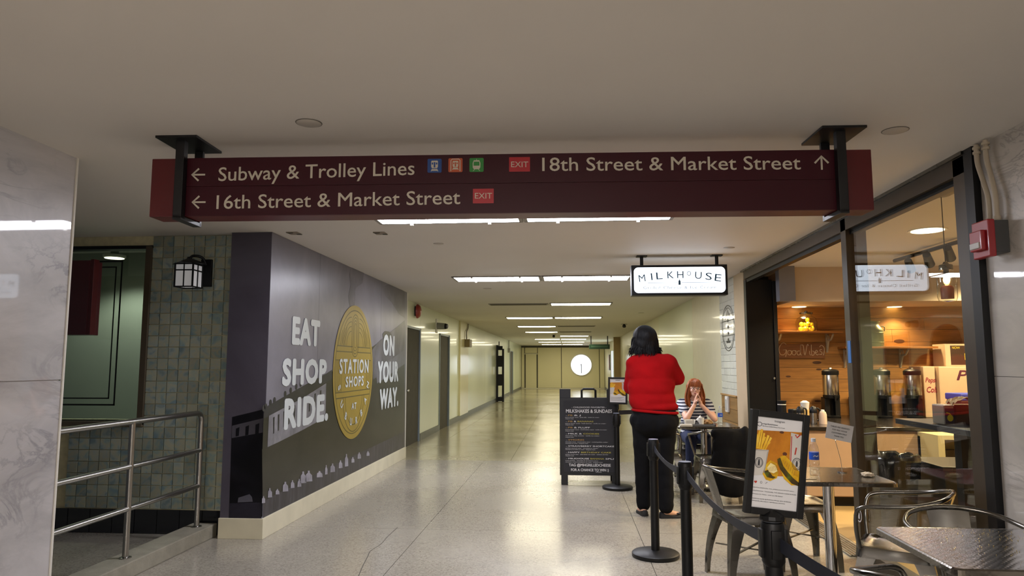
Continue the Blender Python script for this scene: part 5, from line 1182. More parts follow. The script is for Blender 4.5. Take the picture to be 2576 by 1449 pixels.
# warm floor inside
sl_ = MB().box(XR+.14, SX1, SY0, SY1, -.01, .003).build('shop_floor', mat('shop_floor_tan', 'a88c5c', .3, var=.15, scale=2), kind='structure')
def downlight(px, py, z, r, label, em_, power, colr=(1, .72, .38)):
    p = P(px, py, Z=z); g = thing('recessed_downlight', (p.x, p.y, z), label, 'ceiling light')
    MB().lathe([(r, -.004), (r*1.15, -.006), (r*1.18, -.0005), (r, -.0005)], p, 28).build('trim', M_white, g, smooth=True)
    MB().lathe([(0, -.010), (r*.97, -.009), (r*.97, -.0045), (0, -.0045)], p, 28).build('lens', em_, g)
    if power:
        ld = bpy.data.lights.new('downlight_lamp', 'SPOT'); ld.energy = power; ld.color = colr; ld.spot_size = 2.3; ld.spot_blend = .6; ld.shadow_soft_size = .06
        lo = bpy.data.objects.new('downlight_lamp', ld); COL.objects.link(lo); lo.location = (p.x, p.y-.06, z-.02); lo.rotation_euler.x = -.3 if z < 2.3 else 0
E_d = emat('downlight_warm', 'ffe9a8', 4.0)
downlight(2010, 771, 2.163, .085, 'warm downlight in the soffit above the lemon jar', E_d, E_DOWN*.4)
downlight(2250, 771, 2.163, .085, 'warm downlight in the soffit above the metal milk can', E_d, E_DOWN*.4)
p = P(2333, 579, Z=H)
downlight(2333, 579, H, .13, 'large downlight in the shop ceiling beside the pendant', emat('downlight_soft', 'fff3d8', 2.6), E_DOWN*1.6, (1, .85, .6))
downlight(2150, 651, H, .11, 'shop ceiling downlight left of the track spots', emat('downlight_soft', 'fff3d8', 2.6), E_DOWN*.8, (1, .8, .5))
for x, y in ((4.6, 6.0), (4.6, 8.0)):  # unseen downlights added to brighten the shop interior
    g = thing('recessed_downlight', (x, y, H), f'added, unseen ceiling downlight {"deep inside" if y > 7 else "in the middle of"} the shop', 'ceiling light'); MB().lathe([(0, -.004), (.1, -.004), (.11, 0)], (x, y, H), 20).build('lens', emat('downlight_soft', 'fff3d8', 2.6), g)
    ld = bpy.data.lights.new('downlight_lamp', 'SPOT'); ld.energy = E_DOWN*2; ld.color = (1, .78, .45); ld.spot_size = 2.4; ld.spot_blend = .6; ld.shadow_soft_size = .08
    lo = bpy.data.objects.new('downlight_lamp', ld); COL.objects.link(lo); lo.location = (x, y, H-.03)
# pendant lamp in a mason jar
px_, py_ = 2.485, 4.87
g = thing('jar_pendant', (px_, py_, 1.84), 'mason jar pendant lamp with a glowing bulb inside the shop window', 'lamp')
MB().lathe([(.0, H-.03), (.05, H-.025), (.085, H-.008), (.085, H-.0005)], (px_, py_, 0), 24).build('canopy', mat('canopy_grey', '6f695c', .4), g, smooth=True)
MB().cone((px_, py_, 2.1), (px_, py_, H-.02), .003, .003, 6).build('cord', M_black, g)
MB().lathe([(0, 2.105), (.012, 2.105), (.02, 2.09), (.038, 2.085), (.042, 2.08), (.042, 2.05), (.0, 2.05)], (px_, py_, 0), 20).build('lid', M_steeld, g, smooth=True)
MB().lathe([(.038, 2.055), (.04, 2.04), (.055, 2.015), (.059, 1.99), (.059, 1.87), (.05, 1.845), (.0, 1.84)], (px_, py_, 0), 28).build('jar', glassmat('jar_glass', (.95, .95, .92), 2.2, .02), g, smooth=True)
MB().ell((px_, py_, 1.985), (.02, .02, .026)).build('bulb', emat('bulb_glow', 'ffc070', E_BULB), g, smooth=True)
MB().lathe([(.0, 2.05), (.016, 2.05), (.016, 2.01), (.0, 2.01)], (px_, py_, 0), 12).build('socket', M_dark, g)
MB().lathe([(.038, 1.86), (.04, 1.93), (.03, 1.945), (0, 1.95)], (px_, py_, 0), 16).build('red_insert', mat('jar_red', '8f3318', .4), g, smooth=True)
ld = bpy.data.lights.new('bulb_lamp', 'POINT'); ld.energy = 7; ld.color = (1, .66, .35); ld.shadow_soft_size = .03; lo = bpy.data.objects.new('bulb_lamp', ld); COL.objects.link(lo); lo.location = (px_, py_, 1.90)
# track with spot heads
a = P(2250, 655, Z=2.54); c = P(2412, 600, Z=2.54)
g = thing('lighting_track', ((a.x+c.x)/2, (a.y+c.y)/2, 2.54), 'dark ceiling track with small spot heads inside the shop', 'track light')
MB().tube([(a.x, a.y, 2.535), (c.x+.1, c.y-.5, 2.535)], .02, 6).build('rail', M_dark, g)
for k, t_ in enumerate((.25, .55, .85)):
    q = a.lerp(c, t_); b = MB(); b.cone((q.x, q.y, 2.53), (q.x, q.y, 2.46), .008, .008, 8); b.cone((q.x-.03, q.y-.05, 2.48), (q.x+.05, q.y+.06, 2.40), .035, .045, 14); b.build('spot_head', M_dark, g, smooth=True)

# shelves with brackets
M_shf = mat('shelf_timber', '9c6428', .45, var=.3, scale=3, stretch=(1, 6, 9))
M_brk = mat('bracket_iron', 'a89a84', .5)
def shelf(x0, x1, z, bx, label):
    g = thing('wall_shelf', ((x0+x1)/2, SY1-.12, z-.03), label, 'shelf', 'timber shelves on the plank wall')
    MB().box(x0, x1, SY1-.27, SY1-.001, z-.025, z, bev=.003).build('board', M_shf, g)
    for x in bx:
        b = MB(); b.box(x-.012, x+.012, SY1-.012, SY1-.001, z-.26, z-.025); b.tube(bez([(x, SY1-.24, z-.035), (x, SY1-.16, z-.1), (x, SY1-.08, z-.12), (x, SY1-.015, z-.24)]), .012, 8); b.tube(arc((x, SY1-.06, z-.075), .035, 0, 300, EY, EZ, 10), .008, 6); b.build('bracket', M_brk, g)
shelf(2.61, 3.40, 1.845, (2.66, 3.29), 'upper timber shelf carrying the jar of lemons')
shelf(3.42, 4.52, 1.655, (3.5, 4.18), 'lower timber shelf carrying the metal milk can')
# jar of lemons
jx, jy, jz = 3.005, SY1-.14, 1.846
g = thing('lemon_jar', (jx, jy, jz), 'clear glass jar for lemons standing on the upper timber shelf', 'jar')
MB().lathe([(0, .001), (.11, .001), (.125, .03), (.13, .12), (.11, .17), (.07, .195), (.07, .215), (.075, .22)], (jx, jy, jz), 28).build('glass', glassmat('lemon_glass', (.95, .97, .95), 2.2), g, smooth=True)
MB().lathe([(.0, .222), (.08, .222), (.08, .24), (.02, .245), (.02, .262), (0, .262)], (jx, jy, jz), 20).build('lid', M_steeld, g, smooth=True)
M_lem = mat('lemon_skin', 'e0c012', .4, var=.12, bump=.2, bscale=60)
me = None
for k, (dx, dy, dz, r) in enumerate([(.07*math.cos(a_*1.2566+.5), .07*math.sin(a_*1.2566+.5), .034, a_*1.1) for a_ in range(5)]+[(0, 0, .036, .3)]+[(.062*math.cos(a_*1.5708), .062*math.sin(a_*1.5708), .092, a_*1.7+.4) for a_ in range(4)]+[(.01, -.02, .15, 1.2)]):
    if me is None:
        b = MB(); b.ell((0, 0, 0), (.032, .027, .027)); b.ell((.031, 0, 0), (.007, .005, .005), seg=8); o = b.build('lemon', M_lem, None, smooth=True); me = o.data
    else: o = bpy.data.objects.new('lemon', me); COL.objects.link(o)
    o.location = (jx+dx, jy+dy, jz+dz); o.rotation_euler = (r*.5, r, r*2); tag(o, 'yellow lemon inside the glass jar on the upper shelf' if k < 10 else 'topmost yellow lemon of the pile inside the glass jar', 'lemon', 'lemons in the glass jar')
# Good Vibes board
g = thing('good_vibes_board', (2.96, SY1-.02, 1.50), 'rough timber board with chalk Good Vibes script', 'sign')
b = MB(); b.prism([(2.665, SY1-.003, 1.515), (3.255, SY1-.003, 1.51), (3.26, SY1-.003, 1.70), (3.14, SY1-.003, 1.715), (3.06, SY1-.003, 1.695), (3.02, SY1-.003, 1.70), (2.9, SY1-.003, 1.69), (2.67, SY1-.003, 1.70)], -EY, .022); bd = b.build('board', mat('vibes_board', '7a4a22', .6, var=.4, scale=4, stretch=(1, 1, 7)), g)
M_chk = mat('chalk_line', 'cdb9a0', .8); cvs = []
def scr(pts, x, z, s_): cvs.append(([(x+a_*s_, z+b_*s_) for a_, b_ in pts]))
sc_ = .1
scr([(.9, 1.3), (.5, 1.55), (.0, .9), (.1, .1), (.6, .05), (.85, .6), (.45, .6), (.9, .62), (.85, .1), (.75, -.25)], 2.69, 1.555, sc_)
for i in range(2): scr([(.3, .55), (0, .5), (-.05, .1), (.25, .0), (.42, .3), (.3, .55), (.5, .45)], 2.80+.055*i, 1.555, sc_)
scr([(.3, .5), (0, .45), (-.02, .05), (.25, .02), (.38, .4), (.42, 1.3), (.38, .1), (.5, .0)], 2.915, 1.555, sc_)
scr([(0, 1.3), (.25, 1.2), (.4, .0), (.75, 1.35), (.9, 1.2)], 2.965, 1.55, sc_)
scr([(0, .5), (.02, .05), (.2, .0)], 3.065, 1.555, sc_); scr([(0, 1.3), (.0, .05), (.25, .0), (.35, .35), (.1, .5)], 3.09, 1.555, sc_)
scr([(0, .25), (.3, .4), (.15, .6), (0, .3), (.2, .0), (.4, .1)], 3.135, 1.555, sc_); scr([(.34, .62), (.12, .6), (.1, .42), (.34, .25), (.28, .02), (-.02, .02)], 3.185, 1.56, sc_); scr([(.05, .95), (.3, 1.15), (.6, .9), (.62, .4), (.5, -.1)], 3.185, 1.56, sc_)
b = MB()
for c_ in cvs: b.tube(bez([(x, SY1-.026, z) for x, z in c_], 4), .0032, 5)
b.build('chalk_script', M_chk, bd)
# milk can and hot sauce bottle
mx_, my_, mz_ = 3.81, SY1-.14, 1.656
g = thing('milk_can', (mx_, my_, mz_), 'pale green metal milk can on the lower timber shelf', 'milk can')
M_can = mat('can_green', '7c8258', .4, metal=.5, var=.15)
MB().lathe([(0, .0), (.118, .0), (.12, .01), (.12, .19), (.112, .215), (.075, .26), (.068, .275), (.068, .295), (.085, .305), (.085, .315), (0, .318)], (mx_, my_, mz_), 32).build('body', M_can, g, smooth=True)
for z in (.05, .17): MB().lathe([(.12, z-.006), (.124, z), (.12, z+.006)], (mx_, my_, mz_), 32).build('ring', M_can, g, smooth=True)
b = MB(); b.tube(bez([(mx_-.09, my_-.02, mz_+.25), (mx_-.13, my_-.03, mz_+.24), (mx_-.125, my_-.03, mz_+.19)]), .007, 8); b.tube(bez([(mx_+.09, my_-.02, mz_+.25), (mx_+.13, my_-.03, mz_+.24), (mx_+.125, my_-.03, mz_+.19)]), .007, 8); b.build('handle', M_can, g, smooth=True)
g = thing('hot_sauce_cushion', (3.62, my_-.06, mz_), 'red hot sauce bottle with green cap leaning on the milk can', 'bottle')
M_ = Matrix.Translation((3.592, my_-.06, mz_+.012)) @ Matrix.Rotation(.42, 4, 'Y')
b = MB(); b.lathe([(0, 0), (.036, .0), (.042, .01), (.042, .15), (.034, .185), (.018, .2), (0, .202)], (0, 0, 0), 20); bmesh.ops.transform(b.b, matrix=M_, verts=b.b.verts); bo_ = b.build('body', mat('sauce_red', 'a8301c', .4), g, smooth=True)
b = MB(); b.lathe([(0, .2), (.018, .2), (.02, .215), (.014, .235), (.005, .262), (0, .265)], (0, 0, 0), 16); bmesh.ops.transform(b.b, matrix=M_, verts=b.b.verts); b.build('cap', mat('sauce_green', '3c8a1c', .4), g, smooth=True)
b = MB()
for z in (.05, .075, .1, .125): b.ribbon([M_ @ V((x, -.0425, z+.006*math.sin(x*200))) for x in (-.02, -.01, 0, .01, .02)], .006, M_.to_3x3() @ V((0, -1, 0)), .001)
b.build('label_marks', M_chk, g)

# back counter
CY0, CY1, CZ = 7.62, 9.40, .80
g = thing('back_counter', (3.6, 8.4, 0), 'long shop counter with black worktop below the plank wall', 'counter')
MB().box(2.36, 4.98, CY0-.03, 8.72, CZ-.035, CZ, bev=.004).box(2.62, 4.98, 8.719, CY1, CZ-.035, CZ).build('worktop', mat('worktop_black', '1a1613', .25, coat=.3), g)
M_cf = mat('counter_beige', 'a58768', .4, var=.08)
for x0_, x1_ in ((2.40, 3.08), (3.085, 3.78)): MB().box(x0_, x1_, CY0, CY0+.02, .11, CZ-.04, bev=.002).build('door', M_cf, g)
MB().box(2.40, 3.78, CY0+.02, 8.72, .1, CZ-.04).box(2.62, 3.78, 8.72, CY1, .1, CZ-.04).build('body', M_cf, g); MB().box(2.42, 4.9, CY0+.06, 8.7, 0, .1).build('kick_plate', M_black, g)
MB().box(3.8, 4.9, CY0+.05, CY1, .1, CZ-.04).build('body', M_dark, g)
# cream under-counter cooler with slots
g = thing('under_counter_cooler', (4.15, 7.4, 0), 'cream slotted cooler cabinet under the right end of the counter', 'cooler')
M_cr = mat('cream_enamel', 'b3a67c', .4, var=.08)
x0_, x1_ = 3.50, 4.3
b = MB(); b.box(x0_, x1_, 7.2, 7.6, .72, .76); b.box(x0_, x0_+.06, 7.2, 7.6, .05, .72); b.box(x1_-.06, x1_, 7.2, 7.6, .05, .72); b.box(x0_, x1_, 7.2, 7.6, .4, .47); b.box(x0_, x1_, 7.55, 7.6, .05, .72); b.build('cabinet', M_cr, g)
for z in (.06, .14, .22, .30): MB().box(x0_+.05, x1_-.05, 7.21, 7.24, z, z+.045).build('slat', M_cr, g)
MB().box(x0_+.07, x1_-.07, 7.4, 7.5, .47, .6).build('drawer', mat('dark_brown', '3a2a14', .5), g)
# coffee urns
M_ur = mat('urn_steel', 'c0bbb0', .22, metal=1, var=.1, scale=5)
u0 = thing('coffee_urn', (0, 0, 0), 'x', 'coffee urn')
b = MB(); b.lathe([(0, 0), (.085, 0), (.088, .012), (.06, .02), (0, .02)], (0, -.02, 0), 24); b.box(-.085, -.03, -.03, .09, .01, .2, bev=.006); b.box(.03, .085, -.03, .09, .01, .2, bev=.006); b.box(-.085, .085, .04, .09, .01, .21); b.build('stand', M_black, u0)
MB().lathe([(0, .20), (.088, .20), (.09, .205), (.09, .235), (0, .235)], (0, 0, 0), 28).build('collar', M_black, u0, smooth=True)
MB().lathe([(.086, .235), (.088, .24), (.088, .445), (.086, .45)], (0, 0, 0), 32).build('body', M_ur, u0, smooth=True)
MB().lathe([(.09, .448), (.092, .455), (.092, .49), (.07, .505), (.03, .51), (0, .512)], (0, 0, 0), 28).build('lid', M_black, u0, smooth=True)
b = MB(); b.cone((0, -.085, .225), (0, -.13, .22), .012, .01, 10); b.box(-.008, .008, -.135, -.115, .17, .24, bev=.003); b.build('tap', M_black, u0)
MB().cone((0, 0, .51), (0, 0, .525), .02, .015, 12).build('lid_knob', M_steel, u0)
for i, (px_, lb) in enumerate(((2093, 'left of the window post, seen through the doorway'), (2163, 'just right of the dark window post'), (2222, 'third in the row, behind the glass'), (2300, 'rightmost, beside the drinks machine'))):
    c = u0 if i == 0 else copy_tree(u0); q = P(px_, 1036, Y=9.0)
    c.location = (q.x, 9.0, CZ+.001); c.scale = (1.06, 1.06, 1.13); c['label'] = 'steel coffee urn, '+lb; c['category'] = 'coffee urn'; c['group'] = 'coffee urns on the back counter'
# carafes, cups and condiments near the doorway
v0 = thing('thermal_carafe', (0, 0, 0), 'x', 'carafe')
MB().lathe([(0, 0), (.034, 0), (.035, .005), (.035, .105), (.0, .106)], (0, 0, 0), 24).build('body', M_ur, v0, smooth=True)
MB().lathe([(.036, .103), (.037, .11), (.034, .14), (.025, .16), (.012, .168), (0, .17)], (0, 0, 0), 20).build('lid', M_black, v0, smooth=True)
MB().tube(bez([(.03, 0, .15), (.055, 0, .14), (.06, 0, .1), (.05, 0, .04), (.034, 0, .03)]), .008, 8).build('handle', M_black, v0, smooth=True)
for i, (px_, lb) in enumerate(((2014, 'left steel carafe with black lid on the counter in the doorway'), (2047, 'right steel carafe with black lid beside the white canister'))):
    c = v0 if i == 0 else copy_tree(v0); q = P(px_, 1060, Y=8.0); c.location = (q.x, 8.0, CZ+.001); c.scale = (1.1, 1.1, 1.1); c['label'] = lb; c['category'] = 'carafe'; c['group'] = 'pair of steel carafes'
def simple(nm, px_, yy, prof, m, label, cat, zz=CZ, parts=()):
    q = P(px_, 1050, Y=yy); g = thing(nm, (q.x, yy, zz+.001), label, cat); MB().lathe(prof, (q.x, yy, zz+.001), 20).build('body', m, g, smooth=True)
    for n2, pr2, m2 in parts: MB().lathe(pr2, (q.x, yy, zz+.001), 20).build(n2, m2, g, smooth=True)
    return q
simple('sugar_canister', 2070, 7.95, [(0, 0), (.04, 0), (.04, .10), (.03, .13), (0, .14)], mat('canister_white', 'c4ac98', .5), 'pinkish white canister right of the carafes', 'canister', parts=[('lid', [(0, .135), (.02, .135), (.018, .15), (0, .152)], M_white)])
simple('black_cup_stack', 1968, 8.5, [(0, 0), (.05, 0), (.045, .2), (.052, .205), (.052, .22), (0, .22)], M_black, 'tall black cup stack at the left end of the counter', 'cups', parts=[('rim', [(.047, .17), (.049, .175), (.047, .18)], M_white)])
simple('dark_mug', 1995, 8.25, [(0, 0), (.045, 0), (.05, .01), (.05, .13), (.04, .14), (0, .14)], M_black, 'squat black pot between the cup stack and the carafes', 'pot')
simple('napkin_cup', 2026, 8.5, [(0, 0), (.04, 0), (.045, .12), (0, .12)], mat('cup_tan', 'c9a86a', .6), 'tan cup stuffed with white napkins behind the carafes', 'cup', parts=[('napkins', [(0, .12), (.04, .12), (.05, .2), (.02, .22), (0, .21)], M_white)])
g = thing('condiment_box', (2.40, 8.0, CZ+.001), 'open timber box of paper packets beside the doorway', 'box')
MB().box(2.345, 2.45, 7.95, 8.1, CZ+.001, CZ+.05, bev=.003).build('box', M_shf, g); b = MB(); rr = random.Random(8)
for k in range(14): x = rr.uniform(2.355, 2.41); y = rr.uniform(7.97, 8.05); b.box(0, .03, 0, .02, 0, .003, Matrix.Translation((x, y, CZ+.05+.002*k)) @ Matrix.Rotation(rr.uniform(-.7, .7), 4, 'X') @ Matrix.Rotation(rr.uniform(0, 3), 4, 'Z'))
b.build('packets', M_white, g)
# drinks machine with retro lettering, box on top
xa_ = P(2325, 950, Y=9.0).x; xm_ = P(2362, 950, Y=8.95).x
g = thing('drinks_machine', ((xa_+4.9)/2, 8.8, CZ+.001), 'white drinks machine with curly cola lettering right of the urns', 'drinks machine')
M_dm = mat('machine_cream', 'c2a98c', .4, var=.05)
MB().box(xa_, xm_-.005, 9.02, 9.39, CZ+.001, 1.41, bev=.01).build('side_panel', M_dm, g); f_ = MB().box(xm_, 4.98, 8.95, 9.39, CZ+.15, 1.41, bev=.015).build('cabinet', M_dm, g)
MB().box(xm_, 4.98, 9.0, 9.39, CZ+.001, CZ+.15).build('base', M_dark, g)
M_pu = mat('cola_purple', '4a2238', .5); M_pr = mat('cola_red', '8a2438', .5)
text('Pepsi', (xm_+.2, 8.949, 1.25), EX, EZ, .12, .5, M_pu, f_, 'lettering', shear=.25, bold=.02)
text('Pepsi', (xa_+.02, 9.019, 1.22), EX, EZ, .06, .13, M_pr, g, 'side_lettering', shear=.25, bold=.02); text('Cola', (xa_+.03, 9.019, 1.10), EX, EZ, .07, .13, M_pr, g, 'side_lettering', shear=.25, bold=.02)
xa_ = P(2378, 890, Y=9.05).x
g = thing('carton', (xa_+.35, 9.2, 1.411), 'cream carton with a dark window print on top of the drinks machine', 'box')
MB().box(xa_, xa_+.72, 9.05, 9.35, 1.411, 1.411+.27, bev=.004).build('box', M_dm, g); MB().box(xa_+.06, xa_+.70, 9.047, 9.05, 1.43, 1.66).build('print_window', mat('carton_dark', '3a2418', .5), g)
text('POP', (xa_+.22, 9.046, 1.49), EX, EZ, .08, .3, mat('carton_yellow', 'd8b82c', .5), g, 'lettering', bold=.03); text('NOW', (xa_+.08, 9.046, 1.62), EX, EZ, .03, .09, mat('carton_yellow', 'd8b82c', .5), g, 'small_lettering')
q = P(2410, 985, Y=8.0)
g = thing('storage_tub', (q.x, 8.0, CZ+.001), 'dark tub with a bright blue lid in front of the drinks machine', 'tub')
MB().box(q.x-.05, q.x+.25, 7.85, 8.15, CZ+.001, CZ+.26, bev=.01).build('tub', mat('tub_red', '4a2020', .4), g); MB().box(q.x-.06, q.x+.26, 7.84, 8.16, CZ+.26, CZ+.33, bev=.015).build('lid', mat('lid_blue', '2440a8', .4), g)
# window bar with napkin dispenser
g = thing('window_bar', (2.42, 4.55, 0), 'narrow dark bar table along the inside of the shop window', 'bar table')
MB().box(2.20, 2.66, 4.02, 5.08, 1.035, 1.07, bev=.004).build('top', mat('bar_top', '2b3038', .3, var=.15), g)
MB().box(2.38, 2.46, 4.62, 4.70, 0.02, 1.035).build('leg', M_dark, g); MB().box(2.25, 2.6, 4.45, 4.87, 0.0, .02).build('foot', M_dark, g)
g = thing('napkin_dispenser', (2.37, 4.59, 1.071), 'brown napkin dispenser with a lemon card on the window bar', 'napkin dispenser')
M_br = mat('dispenser_brown', '3c1a18', .35, coat=.3)
dx0, dx1, dy0, dy1 = 2.24, 2.50, 4.52, 4.66
MB().box(dx0+.06, dx1, dy0, dy1, 1.072, 1.19, bev=.012).build('body', M_br, g); MB().box(dx0, dx0+.06, dy0, dy1, 1.072, 1.19, bev=.008).build('end_panel', mat('dispenser_steel', '9a928a', .35, metal=.4), g)
ca = MB().box(dx0+.006, dx0+.058, dy0-.003, dy0, 1.08, 1.17).build('card', mat('card_purple', '40344a', .5), g)
lm = MB(); lm.prism(arc((dx0+.034, dy0-.0035, 1.113), .017, 0, 360, EX, EZ, 16, .02), -EY, .0008); lm.ribbon([(dx0+.012, dy0-.0035, 1.145), (dx0+.03, dy0-.0035, 1.14), (dx0+.04, dy0-.0035, 1.13)], .006, -EY, .0008); lm.build('lemon_print', mat('lemon_print', 'd0c22c', .5), g)
t = bmesh.new(); bmesh.ops.create_grid(t, x_segments=10, y_segments=6, size=.5)
for v in t.verts: x, y = v.co.x, v.co.y; v.co = V((dx0+.16+x*.17, (dy0+dy1)/2+y*.11, 1.215+.02*math.cos(x*5)+.03*noise.noise(V((x*4, y*4, 1)))))
b = MB(); b.add(t); o = b.build('napkin', mat('napkin_cream', 'd9c9a2', .8), g); md = o.modifiers.new('s', 'SOLIDIFY'); md.thickness = .0015
# trash bin with black liner
bx_, by_ = 2.68, 6.35
g = thing('trash_bin', (bx_, by_, 0), 'grey bin with a glossy black liner inside the shop', 'bin')
MB().lathe([(0, 0), (.17, 0), (.22, .62), (.22, .64), (.21, .64), (.165, .02), (0, .02)], (bx_, by_, 0), 28).build('bin', mat('bin_grey', '3d3c34', .5), g, smooth=True)
b = MB(); n_ = 48; rr = random.Random(2); rings = []
for r_, z_, a_ in ((.225, .5, .012), (.235, .6, .012), (.24, .66, .015), (.225, .685, .02), (.2, .67, .02), (.17, .58, .03), (.1, .45, .03), (.02, .4, .01)):
    rings.append([b.b.verts.new((bx_+math.cos(6.283*k/n_)*(r_+a_*noise.noise(V((k*.7, z_*9, 1)))), by_+math.sin(6.283*k/n_)*(r_+a_*noise.noise(V((k*.7, z_*9, 1)))), z_+.035*noise.noise(V((k*.45, z_*3, 4))))) for k in range(n_)])
for r0, r1 in zip(rings, rings[1:]):
    for k in range(n_): b.b.faces.new((r0[k], r0[(k+1) % n_], r1[(k+1) % n_], r1[k]))
b.b.faces.new(rings[-1]); b.build('liner', mat('liner_black', '0b0c0d', .18, coat=.5), g, smooth=True)
# second, boxy dark cabinet between the bin and the bar
g = thing('low_cabinet', (3.1, 6.3, 0), 'low dark cabinet behind the bin inside the shop', 'cabinet')
MB().box(2.95, 3.6, 6.0, 6.6, .02, .6, bev=.01).build('body', mat('cab_dark', '1e211e', .4), g); MB().box(2.93, 3.62, 5.98, 6.62, .6, .63, bev=.005).build('top', mat('cab_top', '191b18', .35), g)
# ================================================================ PEOPLE
M_skin = mat('skin', 'c99a7e', .5, var=.08, scale=12)
def hand(w, d, n, side, s=1.0, curl=.5):
    """prims of a hand: w wrist, d towards the knuckles, n out of the palm, side +1/-1 = thumb side along d x n"""
    w, d, n = V(w), V(d).normalized(), V(n).normalized(); t = d.cross(n).normalized()*side; P_ = []
    k = w+d*.085*s
    P_.append(('c', w, w+d*.03*s, .024*s, .026*s))
    for a in (-.028, -.01, .01, .028): P_.append(('c', w+d*.02*s+t*(a*.6*s), k+t*(a*s), .014*s, .0115*s))
    for i, (a, L_) in enumerate(((.03, .066), (.010, .075), (-.010, .07), (-.029, .055))):
        p = k+t*(a*s); dd = d.copy(); ang_ = curl*(.5+.1*i)
        for q in range(3):
            ca, sa = math.cos(ang_), math.sin(ang_); dd = (d*ca+n*sa).normalized(); ln_ = L_*s*(.45, .32, .25)[q]; e = p+dd*ln_
            P_.append(('c', p, e, (.0092-.001*q)*s, (.0085-.001*q)*s)); p = e; ang_ += curl*.8
    b = w+d*.025*s+t*.024*s; m_ = b+(d*.6+t*.55+n*.35).normalized()*.042*s; e = m_+(d*.85+t*.15+n*.45).normalized()*.034*s
    P_ += [('c', b, m_, .0135*s, .011*s), ('c', m_, e, .0105*s, .008*s)]
    return P_
def strands(b, paths, r0, r1, seg=4):
    for p in paths:
        n = len(p); b.tube(p, [r0+(r1-r0)*i/(n-1) for i in range(n)], seg, flat=1.6)

# ---- standing person in red, seen from behind
bx, by = .80, 7.03
pm = thing('person', (.82, 7.04, 0), 'standing person in a red sweater and black trousers seen from behind', 'person')
HC = V((.745, 7.05, 1.665))
shL, shR = V((.635, 7.02, 1.445)), V((.955, 7.0, 1.45)); elL, elR = V((.60, 7.13, 1.20)), V((1.065, 7.10, 1.30)); haL, haR = V((.80, 7.255, 1.27)), V((.845, 7.25, 1.24))
hipL, hipR = V((.725, 7.04, .92)), V((.91, 7.02, .92)); knL, knR = V((.70, 7.06, .50)), V((.905, 7.01, .50)); anL, anR = V((.705, 7.09, .085)), V((.905, 6.98, .085))
body = [('e', HC, (.078, .098, .115)), ('c', HC+V((0, .01, -.06)), (.76, 7.03, 1.46), .05, .055), ('e', HC+V((0, .035, -.075)), (.05, .06, .045)), ('c', HC+V((.0, .098, -.015)), HC+V((0, .112, -.03)), .012, .013),
        ('c', shL+V((.05, 0, 0)), shR-V((.05, 0, 0)), .065, .065), ('e', (.795, 7.03, 1.33), (.165, .11, .17)), ('e', (.80, 7.03, 1.1), (.165, .12, .17)), ('e', (.815, 7.03, .95), (.18, .14, .13)),
        ('c', shL, elL, .048, .038), ('c', elL, haL, .038, .026), ('c', shR, elR, .05, .038), ('c', elR, haR, .038, .026),
        ('c', hipL, knL, .095, .055), ('c', knL, anL, .052, .036), ('c', hipR, knR, .095, .055), ('c', knR, anR, .052, .036),
        ('c', anL+V((0, -.02, -.03)), anL+V((-.03, .12, -.06)), .032, .024), ('c', anR+V((-.01, -.01, -.03)), anR+V((.12, .04, -.06)), .032, .024)]
for sx_ in (-1, 1): body.append(('e', HC+V((sx_*.08, .0, -.015)), (.014, .022, .032)))
body += hand(haL, (1, .0, .1), (0, -1, -.2), 1, .95, .3)+hand(haR, (-1, .05, .1), (0, -1, -.2), -1, .95, .3)
blob(body, 'body', M_skin, pm, voxel=.008, smooth=4)
M_red = mat('red_knit', '9c090f', .95, var=.2, scale=5, bump=.35, bscale=180, spec=.15)
def swarp(v):
    n_ = noise.noise(V((v.x*9, v.y*9, v.z*14)))*.008+noise.noise(V((v.x*5+v.z*12, v.y*6, v.z*7)))*.007
    c = V((.80, 7.03, v.z)); d = (v-c); d.z = 0
    return v+d.normalized()*n_ if d.length > .02 else v
sw = [('c', shL+V((.03, 0, .0)), shR-V((.03, 0, 0)), .085, .085), ('e', (.79, 7.02, 1.36), (.222, .15, .185)), ('e', (.795, 7.02, 1.22), (.228, .16, .2)), ('e', (.80, 7.025, 1.10), (.225, .165, .16)), ('e', (.825, 7.03, 1.03), (.222, .172, .07)),
      ('c', shL, elL, .078, .062), ('c', elL, haL+V((-.03, -.01, 0)), .06, .042), ('c', shR, elR, .088, .068), ('c', elR, haR+V((.04, -.01, 0)), .068, .045), ('c', (.765, 7.03, 1.48), (.76, 7.035, 1.54), .075, .062), ('c', shL+V((.04, 0, .02)), (.76, 7.03, 1.50), .07, .07), ('c', shR-V((.04, 0, -.01)), (.76, 7.03, 1.50), .07, .07)]
blob(sw, 'sweater', M_red, pm, voxel=.012, smooth=5, warp=swarp)
b = MB(); b.tube([V((.825+math.cos(a*.2618)*.213, 7.03+math.sin(a*.2618)*.166, .985-.015*math.cos(a*.2618))) for a in range(25)], .013, 8, cap=False); b.build('sweater_hem', M_red, pm, smooth=True)
M_blk = mat('black_trousers', '060609', .9, var=.2, scale=8, bump=.2, bscale=20, spec=.2)
def twarp(v): return v+V((noise.noise(V((v.x*8, v.y*8, v.z*16)))*.007, noise.noise(V((v.z*14, v.x*9, v.y*9)))*.007, 0))
tr = [('e', (.815, 7.035, .99), (.215, .165, .06)), ('e', (.82, 7.04, .90), (.238, .185, .14)), ('e', (.765, 6.985, .88), (.15, .15, .13)), ('e', (.875, 6.98, .88), (.15, .15, .13)), ('c', hipL+V((0, 0, -.02)), knL, .125, .078), ('c', knL, anL+V((0, 0, .02)), .076, .068), ('c', hipR+V((0, 0, -.02)), knR, .125, .083), ('c', knR, anR+V((0, 0, .02)), .08, .072)]
blob(tr, 'trousers', M_blk, pm, voxel=.012, smooth=4, warp=twarp)
M_shoe = mat('black_suede_shoe', '0a090b', .6, var=.2)
